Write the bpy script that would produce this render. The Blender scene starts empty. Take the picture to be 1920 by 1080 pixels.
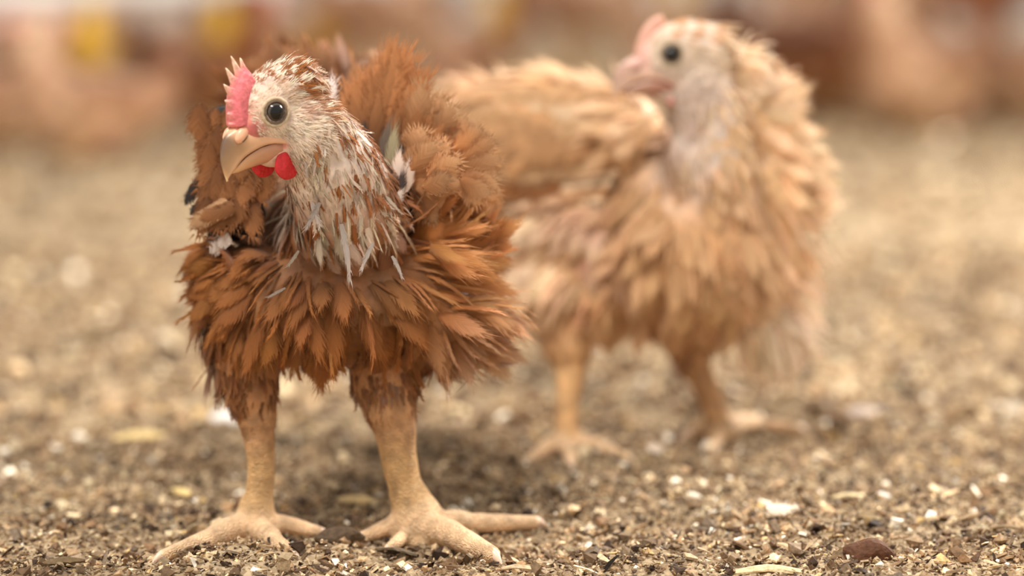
import bpy, math, numpy as np
from mathutils import Vector
from mathutils.bvhtree import BVHTree
SC = bpy.context.scene
COL = SC.collection
# ------------------------------------------------------------------ camera
FPX = 4533.0
CAM_H = 0.323
PITCH = math.radians(8.04)
cam = bpy.data.cameras.new('camera'); camo = bpy.data.objects.new('camera', cam); COL.objects.link(camo)
camo.location = (0, 0, CAM_H); camo.rotation_euler = (math.pi/2 - PITCH, 0, 0)
cam.sensor_width = 36; cam.lens = FPX/1920*36
cam.clip_start = 0.05; cam.clip_end = 100
cam.dof.use_dof = True; cam.dof.focus_distance = 1.262; cam.dof.aperture_fstop = 2.45
SC.camera = camo
# ------------------------------------------------------------------ world, lights, exposure
w = bpy.data.worlds.new('barn_air'); SC.world = w; w.use_nodes = True
w.node_tree.nodes['Background'].inputs[0].default_value = (1.0, 0.95, 0.89, 1)
w.node_tree.nodes['Background'].inputs[1].default_value = 0.80
def area(name, loc, target, sx, sy, power, color=(1, .94, .86)):
    l = bpy.data.lights.new(name, 'AREA'); l.shape = 'RECTANGLE'; l.size = sx; l.size_y = sy; l.energy = power; l.color = color
    o = bpy.data.objects.new(name, l); COL.objects.link(o); o.location = loc
    o.rotation_euler = (Vector(target) - Vector(loc)).to_track_quat('-Z', 'Y').to_euler()
    return o
area('barn_lamp_rear', (1.6, 2.7, 1.5), (0.1, 1.45, 0.15), 1.0, 0.7, 92)
area('front_fill', (-0.6, 0.5, 2.1), (0, 1.4, 0.15), 0.7, 0.5, 46)  # unseen soft fill, added overhead to brighten the front of the birds
area('barn_lamp_far', (0.0, 7.0, 2.6), (0, 6.5, 0), 5.0, 3.0, 60)
SC.view_settings.view_transform = 'Standard'; SC.view_settings.look = 'None'
SC.view_settings.exposure = 0.08; SC.view_settings.gamma = 1.0; SC.view_settings.use_curve_mapping = False
SC.cycles.use_denoising = True
SC.cycles.max_bounces = 6; SC.cycles.transparent_max_bounces = 10

# ------------------------------------------------------------------ helpers
def srgb(r, g, b):
    f = lambda c: (c/255/12.92) if c/255 <= .04045 else ((c/255+.055)/1.055)**2.4
    return np.array([f(r), f(g), f(b)])
cp, sp_ = math.cos(PITCH), math.sin(PITCH)
def ray(u, v):                      # world direction of a photo pixel
    x, y = (u-960)/FPX, (540-v)/FPX
    return np.array([x, cp + y*sp_, -sp_ + y*cp])
D1, D2 = 1.280, 1.523
def mapper(D):                      # photo pixel + depth offset (in pixel units) -> world point
    s = D/FPX
    def P(u, v, w=0):
        d = ray(u, v); Y = D + w*s
        return np.array([0, 0, CAM_H]) + d*(Y/d[1])
    P.s = s
    return P
P1, P2 = mapper(D1), mapper(D2)
def G(u, v):                        # where a photo pixel meets the floor
    d = ray(u, v); t = -CAM_H/d[2]
    return np.array([0, 0, CAM_H]) + d*t
def unit(a):
    a = np.asarray(a, float); return a/np.maximum(np.linalg.norm(a, axis=-1, keepdims=True), 1e-12)

def mesh_obj(name, verts, faces, mat, parent=None, col=None, fuv=None, smooth=True, mats=None, midx=None):
    """faces: (N,3) or (N,4) array, or a list of such arrays"""
    me = bpy.data.meshes.new(name)
    fl = faces if isinstance(faces, list) else [faces]
    fl = [np.asarray(f, dtype=np.int32) for f in fl if len(f)]
    verts = np.asarray(verts, dtype=np.float32)
    me.vertices.add(len(verts)); me.vertices.foreach_set('co', verts.ravel())
    loops = np.concatenate([f.ravel() for f in fl]); tot = np.concatenate([np.full(len(f), f.shape[1], np.int32) for f in fl])
    start = np.concatenate([[0], np.cumsum(tot)[:-1]]).astype(np.int32)
    me.loops.add(len(loops)); me.loops.foreach_set('vertex_index', loops)
    me.polygons.add(len(tot)); me.polygons.foreach_set('loop_start', start)
    try: me.polygons.foreach_set('loop_total', tot)
    except Exception: pass
    me.polygons.foreach_set('use_smooth', np.full(len(tot), smooth))
    if mats: 
        for m in mats: me.materials.append(m)
        if midx is not None: me.polygons.foreach_set('material_index', np.asarray(midx, np.int32))
    elif mat: me.materials.append(mat)
    if col is not None:
        a = me.color_attributes.new('Col', 'FLOAT_COLOR', 'POINT')
        c = np.ones((len(verts), 4), np.float32); c[:, :3] = col; a.data.foreach_set('color', c.ravel())
    if fuv is not None:
        a = me.attributes.new('fuv', 'FLOAT_VECTOR', 'POINT'); a.data.foreach_set('vector', np.asarray(fuv, np.float32).ravel())
    me.update(calc_edges=True); me.validate()
    o = bpy.data.objects.new(name, me); COL.objects.link(o)
    if parent: o.parent = parent
    return o
def tag(o, label=None, cat=None, group=None, kind=None):
    if label: o['label'] = label
    if cat: o['category'] = cat
    if group: o['group'] = group
    if kind: o['kind'] = kind
    return o
def empty(name, loc=(0, 0, 0)):
    o = bpy.data.objects.new(name, None); COL.objects.link(o); o.location = loc; o.empty_display_size = .02
    return o
def set_origin(o, p):               # move a mesh object's origin without moving the mesh
    p = np.asarray(p, float); me = o.data
    c = np.empty(len(me.vertices)*3, np.float32); me.vertices.foreach_get('co', c); c = c.reshape(-1, 3) - p.astype(np.float32)
    me.vertices.foreach_set('co', c.ravel()); me.update(); o.location = p
def adopt(root, kids):              # parent world-space meshes to an Empty that stands elsewhere
    for k in kids:
        k.parent = root; k.location = Vector(k.location) - root.location

# ------------------------------------------------------------------ materials
def mat_new(name):
    m = bpy.data.materials.new(name); m.use_nodes = True
    nt = m.node_tree; b = nt.nodes['Principled BSDF']; return m, nt, b
def N(nt, t, **kw):
    n = nt.nodes.new(t)
    for k, v in kw.items(): setattr(n, k, v)
    return n
def simple(name, color, rough=.5, sss=0, spec=.5, noise=0, nscale=200, bump=0, coat=0, trans=0):
    m, nt, b = mat_new(name)
    b.inputs['Base Color'].default_value = (*color, 1); b.inputs['Roughness'].default_value = rough
    b.inputs['Specular IOR Level'].default_value = spec; b.inputs['Coat Weight'].default_value = coat
    if sss:
        b.inputs['Subsurface Weight'].default_value = sss; b.inputs['Subsurface Radius'].default_value = (1, .35, .2); b.inputs['Subsurface Scale'].default_value = .003
    if noise or bump:
        tc = N(nt, 'ShaderNodeTexCoord'); nz = N(nt, 'ShaderNodeTexNoise'); nz.inputs['Scale'].default_value = nscale; nz.inputs['Detail'].default_value = 4
        nt.links.new(tc.outputs['Object'], nz.inputs['Vector'])
        if noise:
            mx = N(nt, 'ShaderNodeMix', data_type='RGBA', blend_type='MULTIPLY'); mx.inputs[0].default_value = noise
            mx.inputs[6].default_value = (*color, 1)
            r = N(nt, 'ShaderNodeMapRange'); r.inputs[1].default_value = .3; r.inputs[2].default_value = .7; r.inputs[3].default_value = .45; r.inputs[4].default_value = 1.35
            nt.links.new(nz.outputs[0], r.inputs[0]); nt.links.new(r.outputs[0], mx.inputs[7]); nt.links.new(mx.outputs[2], b.inputs['Base Color'])
        if bump:
            bp = N(nt, 'ShaderNodeBump'); bp.inputs['Strength'].default_value = bump; bp.inputs['Distance'].default_value = .0015
            nt.links.new(nz.outputs[0], bp.inputs['Height']); nt.links.new(bp.outputs[0], b.inputs['Normal'])
    return m
def attr_mat(name, rough=.6, translucent=0, sheen=0, streak=0, spec=.3, sss=0, noise=0, nscale=150, bump=0, wrinkle=0):
    m, nt, b = mat_new(name)
    at = N(nt, 'ShaderNodeAttribute', attribute_name='Col')
    b.inputs['Roughness'].default_value = rough; b.inputs['Specular IOR Level'].default_value = spec
    b.inputs['Sheen Weight'].default_value = sheen; b.inputs['Sheen Roughness'].default_value = .4
    src = at.outputs['Color']
    if streak:                       # barbs: fine stripes running out from the shaft
        fu = N(nt, 'ShaderNodeAttribute', attribute_name='fuv')
        sx = N(nt, 'ShaderNodeSeparateXYZ'); nt.links.new(fu.outputs['Vector'], sx.inputs[0])
        ab = N(nt, 'ShaderNodeMath', operation='ABSOLUTE'); nt.links.new(sx.outputs[0], ab.inputs[0])
        k1 = N(nt, 'ShaderNodeMath', operation='MULTIPLY_ADD'); nt.links.new(ab.outputs[0], k1.inputs[0]); k1.inputs[1].default_value = -.55; nt.links.new(sx.outputs[1], k1.inputs[2])
        cb = N(nt, 'ShaderNodeCombineXYZ'); mu = N(nt, 'ShaderNodeMath', operation='MULTIPLY'); nt.links.new(k1.outputs[0], mu.inputs[0]); mu.inputs[1].default_value = 26
        nt.links.new(mu.outputs[0], cb.inputs[0]); nt.links.new(sx.outputs[0], cb.inputs[1]); 
        m10 = N(nt, 'ShaderNodeMath', operation='MULTIPLY'); nt.links.new(sx.outputs[2], m10.inputs[0]); m10.inputs[1].default_value = 57; nt.links.new(m10.outputs[0], cb.inputs[2])
        nz = N(nt, 'ShaderNodeTexNoise'); nz.inputs['Scale'].default_value = 1; nz.inputs['Detail'].default_value = 3; nt.links.new(cb.outputs[0], nz.inputs['Vector'])
        r = N(nt, 'ShaderNodeMapRange'); r.inputs[1].default_value = .3; r.inputs[2].default_value = .7; r.inputs[3].default_value = 1-streak; r.inputs[4].default_value = 1+streak
        nt.links.new(nz.outputs[0], r.inputs[0])
        mx = N(nt, 'ShaderNodeMix', data_type='RGBA', blend_type='MULTIPLY'); mx.inputs[0].default_value = 1; mx.clamp_result = False
        nt.links.new(src, mx.inputs[6]); nt.links.new(r.outputs[0], mx.inputs[7]); src = mx.outputs[2]
        bp = N(nt, 'ShaderNodeBump'); bp.inputs['Strength'].default_value = .35; bp.inputs['Distance'].default_value = .0006
        nt.links.new(nz.outputs[0], bp.inputs['Height']); nt.links.new(bp.outputs[0], b.inputs['Normal'])
        # the web breaks up into separate barbs towards its edge and tip
        c2 = N(nt, 'ShaderNodeCombineXYZ'); m2 = N(nt, 'ShaderNodeMath', operation='MULTIPLY'); nt.links.new(k1.outputs[0], m2.inputs[0]); m2.inputs[1].default_value = 42; nt.links.new(m2.outputs[0], c2.inputs[0])
        m3 = N(nt, 'ShaderNodeMath', operation='MULTIPLY_ADD'); nt.links.new(sx.outputs[0], m3.inputs[0]); m3.inputs[1].default_value = 1.2; nt.links.new(m10.outputs[0], m3.inputs[2]); nt.links.new(m3.outputs[0], c2.inputs[1])
        nf = N(nt, 'ShaderNodeTexNoise'); nf.inputs['Scale'].default_value = 1; nf.inputs['Detail'].default_value = 2; nt.links.new(c2.outputs[0], nf.inputs['Vector'])
        e1 = N(nt, 'ShaderNodeMapRange'); e1.inputs[1].default_value = .2; e1.inputs[2].default_value = 1.0; nt.links.new(ab.outputs[0], e1.inputs[0])
        e2 = N(nt, 'ShaderNodeMapRange'); e2.inputs[1].default_value = .58; e2.inputs[2].default_value = 1.0; nt.links.new(sx.outputs[1], e2.inputs[0])
        mxe = N(nt, 'ShaderNodeMath', operation='ADD'); mxe.use_clamp = True; nt.links.new(e1.outputs[0], mxe.inputs[0]); nt.links.new(e2.outputs[0], mxe.inputs[1])
        th = N(nt, 'ShaderNodeMapRange'); th.inputs[3].default_value = .20; th.inputs[4].default_value = .68; nt.links.new(mxe.outputs[0], th.inputs[0])
        gt = N(nt, 'ShaderNodeMath', operation='GREATER_THAN'); nt.links.new(nf.outputs[0], gt.inputs[0]); nt.links.new(th.outputs[0], gt.inputs[1]); FR = gt.outputs[0]
    else: FR = None
    if noise or bump:
        tc = N(nt, 'ShaderNodeTexCoord'); nz = N(nt, 'ShaderNodeTexNoise'); nz.inputs['Scale'].default_value = nscale; nz.inputs['Detail'].default_value = 4
        nt.links.new(tc.outputs['Object'], nz.inputs['Vector'])
        h = nz.outputs[0]
        if noise:
            mx = N(nt, 'ShaderNodeMix', data_type='RGBA', blend_type='MULTIPLY'); mx.inputs[0].default_value = 1
            r = N(nt, 'ShaderNodeMapRange'); r.inputs[1].default_value = .3; r.inputs[2].default_value = .7; r.inputs[3].default_value = 1-noise; r.inputs[4].default_value = 1+noise
            nt.links.new(nz.outputs[0], r.inputs[0]); nt.links.new(src, mx.inputs[6]); nt.links.new(r.outputs[0], mx.inputs[7]); src = mx.outputs[2]
        if bump:
            if wrinkle:              # ring-like skin folds and scutes
                wv = N(nt, 'ShaderNodeTexWave', bands_direction='Z'); wv.inputs['Scale'].default_value = wrinkle; wv.inputs['Distortion'].default_value = 16; wv.inputs['Detail'].default_value = 2; wv.inputs['Detail Scale'].default_value = 1.3
                nt.links.new(tc.outputs['Object'], wv.inputs['Vector'])
                vo = N(nt, 'ShaderNodeTexVoronoi'); vo.inputs['Scale'].default_value = 480; nt.links.new(tc.outputs['Object'], vo.inputs['Vector'])
                a1 = N(nt, 'ShaderNodeMath', operation='MULTIPLY_ADD'); nt.links.new(vo.outputs['Distance'], a1.inputs[0]); a1.inputs[1].default_value = .9; nt.links.new(wv.outputs['Fac'], a1.inputs[2]); h = a1.outputs[0]
            bp = N(nt, 'ShaderNodeBump'); bp.inputs['Strength'].default_value = bump; bp.inputs['Distance'].default_value = .0012
            if wrinkle:
                ml = N(nt, 'ShaderNodeMath', operation='MULTIPLY'); nt.links.new(at.outputs['Alpha'], ml.inputs[0]); ml.inputs[1].default_value = bump; nt.links.new(ml.outputs[0], bp.inputs['Strength'])
            nt.links.new(h, bp.inputs['Height']); nt.links.new(bp.outputs[0], b.inputs['Normal'])
    nt.links.new(src, b.inputs['Base Color'])
    if sss:
        b.inputs['Subsurface Weight'].default_value = sss; b.inputs['Subsurface Radius'].default_value = (1, .4, .2); b.inputs['Subsurface Scale'].default_value = .003
    if translucent:
        out = nt.nodes['Material Output']; tr = N(nt, 'ShaderNodeBsdfTranslucent'); ms = N(nt, 'ShaderNodeMixShader'); ms.inputs[0].default_value = translucent
        nt.links.new(src, tr.inputs['Color']); nt.links.new(b.outputs[0], ms.inputs[1]); nt.links.new(tr.outputs[0], ms.inputs[2]); nt.links.new(ms.outputs[0], out.inputs['Surface'])
        if FR:
            tp = N(nt, 'ShaderNodeBsdfTransparent'); mt = N(nt, 'ShaderNodeMixShader'); nt.links.new(FR, mt.inputs[0]); nt.links.new(tp.outputs[0], mt.inputs[1]); nt.links.new(ms.outputs[0], mt.inputs[2]); nt.links.new(mt.outputs[0], out.inputs['Surface'])
    return m
M_FEATHER = attr_mat('feather', rough=.65, translucent=.2, sheen=.35, streak=.14, spec=.2)
M_FUZZ = attr_mat('fine_feather', rough=.6, translucent=.25, sheen=.2)
M_SKIN = attr_mat('bird_skin', rough=.55, noise=.3, nscale=120, bump=.55, wrinkle=190, sss=.15)
M_COMB = attr_mat('comb_skin', rough=.45, sss=.35, noise=.15, nscale=500, bump=.55, spec=.4)
M_BEAK = attr_mat('beak_horn', rough=.3, spec=.4, sss=.04, noise=.06, nscale=120)
M_EYE = attr_mat('eye_surface', rough=.05, spec=.4)
M_CHIP = attr_mat('litter_chip', rough=.75, noise=.3, nscale=420, bump=.6)

# ------------------------------------------------------------------ feathers
rngT = np.random.default_rng(5)
def width_profile(y, kind):
    if kind == 'quill': return np.clip(y*6, 0, 1)**.5*(1-np.clip((y-.82)/.18, 0, 1)**2.2)**.6*.9+.02
    if kind == 'loose': return np.sin(np.pi*np.clip(y, 0, 1)**.75)**.7*.95+.02
    return (np.clip(y*1.9, 0, 1)**.7)*(1-np.clip((y-.6)/.4, 0, 1)**2.4)**.55+.015
def tmpl(kind, seed):
    r = np.random.default_rng(seed); V = []; F = []
    if kind == 'hair':               # one thin tapering strand
        ys = [0, .35, .7, 1]
        for y in ys[:-1]:
            V += [(-.5*(1-y*.6), y, 0), (.5*(1-y*.6), y, 0)]
        V.append((0, 1, 0))
        F += [(0, 1, 3), (0, 3, 2), (2, 3, 5), (2, 5, 4), (4, 5, 6)]
        return np.array(V, float), np.array(F)
    if kind == 'down':
        for k in range(16):
            a = r.uniform(-1, 1)*.75; L = r.uniform(.6, 1.05)*(1-.3*abs(a)); b = len(V); z0 = r.uniform(-.25, .35); cu = r.uniform(-.35, .35)
            for i, y in enumerate((0, .4, .75)):
                hw = .055*(1-y*.7)
                x = math.sin(a)*y*L*.8 + cu*y*y*.4; V += [(x-hw, y*L, z0*y*L), (x+hw, y*L, z0*y*L)]
            V.append((math.sin(a)*L*.8+cu*.4, L, z0*L))
            F += [(b, b+1, b+3), (b, b+3, b+2), (b+2, b+3, b+5), (b+2, b+5, b+4), (b+4, b+5, b+6)]
        return np.array(V, float), np.array(F)
    if kind == 'fluff':              # narrow shaft web with long soft barbs
        ys = np.linspace(0, 1, 6)
        for y in ys:
            w_ = .17*math.sin(math.pi*min(1, y*.8+.2))**.8+.01; V += [(-w_, y*.93, -.02), (0, y*.93, .015), (w_, y*.93, -.02)]
        for i in range(5):
            for c in (0, 1): a = i*3+c; F += [(a, a+1, a+4), (a, a+4, a+3)]
        for k in range(38):
            s = 1 if k % 2 else -1; y = r.uniform(.04, .95); ang = math.radians(r.uniform(14, 40)); ln = r.uniform(.28, .5)*(1-.35*y); z = r.uniform(-.10, .14); b = len(V); t = r.uniform(.016, .03)
            x1, y1 = s*math.sin(ang)*ln*.9, y+math.cos(ang)*ln*.33; x2, y2 = s*math.sin(ang)*ln*1.25, y+math.cos(ang)*ln*.75
            V += [(0, y-t, 0), (0, y+t, 0), (x1, y1-t, z*.5), (x1, y1+t, z*.5), (x2, y2, z)]
            F += [(b, b+2, b+1), (b+1, b+2, b+3), (b+2, b+4, b+3)]
        return np.array(V, float), np.array(F)
    UV = []
    if kind == 'plume':              # broad soft-edged breast feather
        nr = 7; ys = np.linspace(0, 1, nr); wp = [.3, .62, .84, .95, .92, .72, .30]
        for i, y in enumerate(ys):
            for x in (-1, -.5, 0, .5, 1): V.append((x*.50*wp[i]*(1+r.uniform(-.1, .1)*(abs(x) == 1)), y*.97, -abs(x)**1.5*.07*wp[i])); UV.append((x, y))
        for i in range(nr-1):
            for c in range(4): a = i*5+c; F += [(a, a+1, a+6), (a, a+6, a+5)]
        for k in range(54):
            s = 1 if k % 2 else -1; y = r.uniform(.05, .93); hw = np.interp(y/.9, ys, wp)*.40; x0 = s*hw*r.uniform(.2, .95); ang = math.radians(r.uniform(12, 42)); ln = r.uniform(.10, .26); b = len(V); t = r.uniform(.007, .014); z = r.uniform(-.05, .05)
            V += [(x0, y-.05-t, -.02), (x0, y-.05+t, -.02), (x0+s*math.sin(ang)*ln, y+math.cos(ang)*ln*.7, z-.02)]; F.append((b, b+1, b+2))
        return np.array(V, float), np.array(F), np.array(UV+[(0, .3)]*(len(V)-len(UV)))
    nr = 9 if kind != 'quill' else 12
    ys = np.linspace(0, 1, nr); wp = width_profile(ys, kind)
    xs = (-1, -.5, 0, .5, 1)
    for i, y in enumerate(ys):
        for x in xs:
            j = 1 + (r.uniform(-.14, .1) if abs(x) == 1 and kind != 'quill' else 0)
            V.append((x*.5*wp[i]*j, y - abs(x)*.06*(1 if 0 < i < nr-1 else 0), -abs(x)**1.6*.10*wp[i] + (.012 if x == 0 else 0))); UV.append((x*(.7 if kind == 'quill' else .82), y*(.8 if kind == 'quill' else .88)))
    for i in range(nr-1):
        for c in range(4):
            a = i*5+c; F += [(a, a+1, a+6), (a, a+6, a+5)]
    nb = {'soft': 26, 'loose': 24, 'quill': 7}[kind]
    for s in (-1, 1):
        for k in range(nb):
            y = r.uniform(.08, .98); hw = np.interp(y, ys, wp)*.5
            inn = hw*r.uniform(.55, .95); ext = r.uniform(.04, .13)*(1.5 if kind == 'loose' else .5 if kind == 'quill' else 1)
            ang = math.radians(r.uniform(20, 50)); b = len(V); z = r.uniform(-.06, .07); t = .011 if kind != 'quill' else .03
            V += [(s*inn, y-t-.05, .004), (s*inn, y+t-.05, .004), (s*(hw+math.sin(ang)*ext*.8), y+math.cos(ang)*ext*.55, z)]
            F.append((b, b+1, b+2) if s > 0 else (b+1, b, b+2))
    for k in range(nb//2):
        b = len(V); x = r.uniform(-.3, .3)*wp[-3]; V += [(x-.02, .9, 0), (x+.02, .9, 0), (x*1.6, .97+r.uniform(.04, .16)*(1 if kind != 'quill' else .3), r.uniform(-.05, .05))]; F.append((b, b+1, b+2))
    return np.array(V, float), np.array(F), np.array(UV+[(0, .3)]*(len(V)-len(UV)))
def full(t): return t if len(t) == 3 else (t[0], t[1], np.stack([t[0][:, 0]*0, np.full(len(t[0]), .3)], 1))
TM = {k: [full(tmpl(k, 10*i+len(k))) for i in range(n)] for k, n in (('soft', 5), ('loose', 5), ('quill', 3), ('down', 5), ('fluff', 7), ('plume', 7), ('hair', 1))}

def feather_arrays(p, d, n, L, W, bend, c0, c1, kind, rng, tipw=1.6, droop=None):
    """vectorised: p,d,n (K,3); L,W,bend (K,); c0,c1 (K,3) root and tip colour"""
    outV, outF, outC, outU = [], [], [], []; off = 0
    K = len(p); which = rng.integers(0, len(TM[kind]), K)
    for ti, (tv, tf, tu) in enumerate(TM[kind]):
        m = np.where(which == ti)[0]
        if not len(m): continue
        dd = unit(d[m]); nn = unit(n[m] - (n[m]*dd).sum(1)[:, None]*dd); ss = np.cross(dd, nn)
        x = tv[None, :, 0]*W[m][:, None]; y = tv[None, :, 1]*L[m][:, None]; z = tv[None, :, 2]*W[m][:, None]
        yy = tv[None, :, 1]
        z = z - bend[m][:, None]*L[m][:, None]*yy**2
        sb = rng.normal(0, .10, len(m))[:, None]; x = x + sb*L[m][:, None]*yy**2
        y = y*(1-.35*(bend[m][:, None]*yy)**2)
        V = p[m][:, None, :] + x[..., None]*ss[:, None] + y[..., None]*dd[:, None] + z[..., None]*nn[:, None]
        if droop is not None: V[..., 2] -= droop[m][:, None]*L[m][:, None]*yy**2
        t = np.clip(tv[:, 1], 0, 1)**tipw
        C = c0[m][:, None]*(1-t)[None, :, None] + c1[m][:, None]*t[None, :, None]
        U = np.stack([np.broadcast_to(tu[:, 0], V.shape[:2]), np.broadcast_to(tu[:, 1], V.shape[:2]), np.broadcast_to(rng.random(len(m))[:, None], V.shape[:2])], -1)
        nv = len(tv); F = tf[None] + (np.arange(len(m))*nv)[:, None, None] + off
        outV.append(V.reshape(-1, 3)); outF.append(F.reshape(-1, 3)); outC.append(C.reshape(-1, 3)); outU.append(U.reshape(-1, 3)); off += len(m)*nv
    return np.concatenate(outV), np.concatenate(outF), np.concatenate(outC), np.concatenate(outU)

ICO = None
def ico():
    global ICO
    if ICO is None:
        import bmesh
        bm = bmesh.new(); bmesh.ops.create_icosphere(bm, subdivisions=3, radius=1)
        ICO = (np.array([v.co[:] for v in bm.verts]), np.array([[v.index for v in f.verts] for f in bm.faces])); bm.free()
    return ICO

class Bird:
    """collects body volumes, grows one continuous body mesh over them and plants plumage on it"""
    def __init__(s, P, seed, voxel=.0016):
        s.P = P; s.pr = []; s.rng = np.random.default_rng(seed); s.voxel = voxel; s.guides = []; s.colfn = None; s.keep = []; s.leg_top = P(960, 800, 90)[2]+.02
    def ell(s, c, axes, radii, color):            # world centre, 3 world axes (rows), radii in metres
        s.pr.append((np.asarray(c, float), np.asarray(axes, float), np.asarray(radii, float), np.asarray(color, float)))
    def pe(s, u, v, w, ru, rv, rw, color, tilt=0, yaw=0):
        ct, st = math.cos(tilt), math.sin(tilt); cy, sy = math.cos(yaw), math.sin(yaw)
        ax = np.array([[ct*cy, ct*sy, st], [-sy, cy, 0], [-st*cy, -st*sy, ct]])
        s.ell(s.P(u, v, w), ax, np.array([ru, rw, rv])*s.P.s, color)
    def chain(s, pts, step=.25, world=False):     # (u,v,w,r,color) rows
        Q = [(p[0] if world else s.P(*p[:3]), (p[1] if world else p[3]*s.P.s), (p[2] if world else p[4])) for p in pts]
        pos = np.array([q[0] for q in Q]); rad = np.array([q[1] for q in Q]); col = np.array([q[2] for q in Q])
        n = len(Q)
        for i in range(n-1):                      # Catmull-Rom through the joints
            p0, p1, p2, p3 = pos[max(i-1, 0)], pos[i], pos[i+1], pos[min(i+2, n-1)]
            k = max(2, int(np.linalg.norm(p2-p1)/(min(rad[i], rad[i+1])*step)))
            for j in range(k + (i == n-2)):
                t = j/k
                q = .5*((2*p1)+(-p0+p2)*t+(2*p0-5*p1+4*p2-p3)*t*t+(-p0+3*p1-3*p2+p3)*t**3)
                tt = t*t*(3-2*t); r = rad[i]*(1-tt)+rad[i+1]*tt; c = col[i]*(1-t)+col[i+1]*t
                s.ell(q, np.eye(3), (r, r, r), c)
    def grow(s, parent, name='body', smooth=5):
        iv, jf = ico(); V = []; F = []; off = 0
        for c, ax, r, _ in s.pr:
            V.append(c + (iv*r) @ ax); F.append(jf+off); off += len(iv)
        tmp = mesh_obj('tmp_body', np.concatenate(V), np.concatenate(F), None)
        m = tmp.modifiers.new('r', 'REMESH'); m.mode = 'VOXEL'; m.voxel_size = s.voxel; m.use_smooth_shade = True
        m2 = tmp.modifiers.new('s', 'SMOOTH'); m2.factor = .5; m2.iterations = smooth
        dg = bpy.context.evaluated_depsgraph_get(); me = bpy.data.meshes.new_from_object(tmp.evaluated_get(dg))
        bpy.data.objects.remove(tmp)
        me.name = name
        nv = len(me.vertices); co = np.empty(nv*3, np.float32); me.vertices.foreach_get('co', co); co = co.reshape(-1, 3).astype(float)
        cen = np.array([p[0] for p in s.pr]); rr = np.array([p[2].mean() for p in s.pr]); cc = np.array([p[3] for p in s.pr])
        col = np.empty((nv, 3))
        for a in range(0, nv, 20000):
            d = np.maximum(np.linalg.norm(co[a:a+20000, None]-cen[None], axis=2)-rr*.85, 1e-4)
            w_ = d**-2.5; w_ /= w_.sum(1)[:, None]; col[a:a+20000] = w_ @ cc
        for fn in s.keep: col = fn(co, col)
        at = me.color_attributes.new('Col', 'FLOAT_COLOR', 'POINT'); c4 = np.ones((nv, 4), np.float32); c4[:, :3] = col; c4[:, 3] = np.clip((s.leg_top-co[:, 2])/.02, 0, 1); at.data.foreach_set('color', c4.ravel())
        me.materials.clear(); me.materials.append(M_SKIN)
        me.polygons.foreach_set('use_smooth', np.full(len(me.polygons), True))
        o = bpy.data.objects.new(name, me); COL.objects.link(o); o.parent = parent
        no = np.empty(nv*3, np.float32); me.vertices.foreach_get('normal', no) if False else None
        me.calc_loop_triangles(); T = np.empty(len(me.loop_triangles)*3, np.int32); me.loop_triangles.foreach_get('vertices', T); T = T.reshape(-1, 3)
        vn = np.zeros((nv, 3)); a, b, c = co[T[:, 0]], co[T[:, 1]], co[T[:, 2]]; fn_ = np.cross(b-a, c-a); 
        for k in range(3): np.add.at(vn, T[:, k], fn_)
        # smoothed normals so feathers lie in a calm direction
        s.co, s.T, s.vn, s.ar = co, T, unit(vn), np.linalg.norm(fn_, axis=1)/2
        s.body = o
        return o
    def sample(s, n):
        t = s.rng.choice(len(s.T), n, p=s.ar/s.ar.sum()); r1, r2 = s.rng.random(n)**.5, s.rng.random(n)
        w_ = np.stack([1-r1, r1*(1-r2), r1*r2], 1); tri = s.T[t]
        return (s.co[tri]*w_[..., None]).sum(1), unit((s.vn[tri]*w_[..., None]).sum(1))
    def g(s, u, v, w, du, dv, dw, L, W, lift, c0, c1, kind='soft', dens=1.):
        s.guides.append((s.P(u, v, w), unit([du, dw, -dv]), L*s.P.s, W*s.P.s, math.radians(lift), np.asarray(c0), np.asarray(c1), kind, dens))
    def plumage(s, name, parent, cover=4., cand=60000, exclude=None, bend=.3, kinds=None, cvar=.16, power=2.0, mat=None, tint=.03):
        rng = s.rng; p, n = s.sample(cand); A = s.ar.sum()
        gp = np.array([x[0] for x in s.guides]); gd = np.array([x[1] for x in s.guides]); gs = np.array([[x[2], x[3], x[4], x[8]] for x in s.guides])
        c0 = np.array([x[5] for x in s.guides]); c1 = np.array([x[6] for x in s.guides]); kd = np.array([x[7] for x in s.guides])
        d2 = ((p[:, None]-gp[None])**2).sum(2) + (4*s.P.s)**2; w_ = d2**-power; near = d2.argmin(1); w_ /= w_.sum(1)[:, None]
        D = w_ @ gd; S = w_ @ gs; C0 = w_ @ c0; C1 = w_ @ c1
        ok = (kd[near] != 'none')
        if exclude is not None: ok &= ~exclude(p)
        ok &= rng.random(cand) < cover*A/cand*S[:, 3]/np.maximum(S[:, 0]*S[:, 1], 1e-9)
        p, n, D, S, C0, C1, near = p[ok], n[ok], D[ok], S[ok], C0[ok], C1[ok], near[ok]
        q = p/s.P.s; cl = np.sin(q[:, 0]*.047+q[:, 2]*.031+1)*np.sin(q[:, 2]*.052-q[:, 0]*.022+q[:, 1]*.03); c3 = np.sin(q[:, 0]*.09-q[:, 2]*.06)*np.sin(q[:, 2]*.08+q[:, 1]*.07)
        Bn = np.cross(n, unit(D)); D = unit(D - (D*n).sum(1)[:, None]*n + Bn*(cl*.30+c3*.18)[:, None] + rng.normal(0, .10, D.shape))
        K = len(p); lift = S[:, 2]*(1+.5*c3)+rng.normal(0, .09, K)
        if s.colfn: C0, C1 = s.colfn(p, C0, C1, rng)
        d = D*np.cos(lift)[:, None]+n*np.sin(lift)[:, None]; nn = n*np.cos(lift)[:, None]-D*np.sin(lift)[:, None]
        L = S[:, 0]*rng.uniform(.7, 1.2, K); W = S[:, 1]*rng.uniform(.75, 1.25, K)
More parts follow.
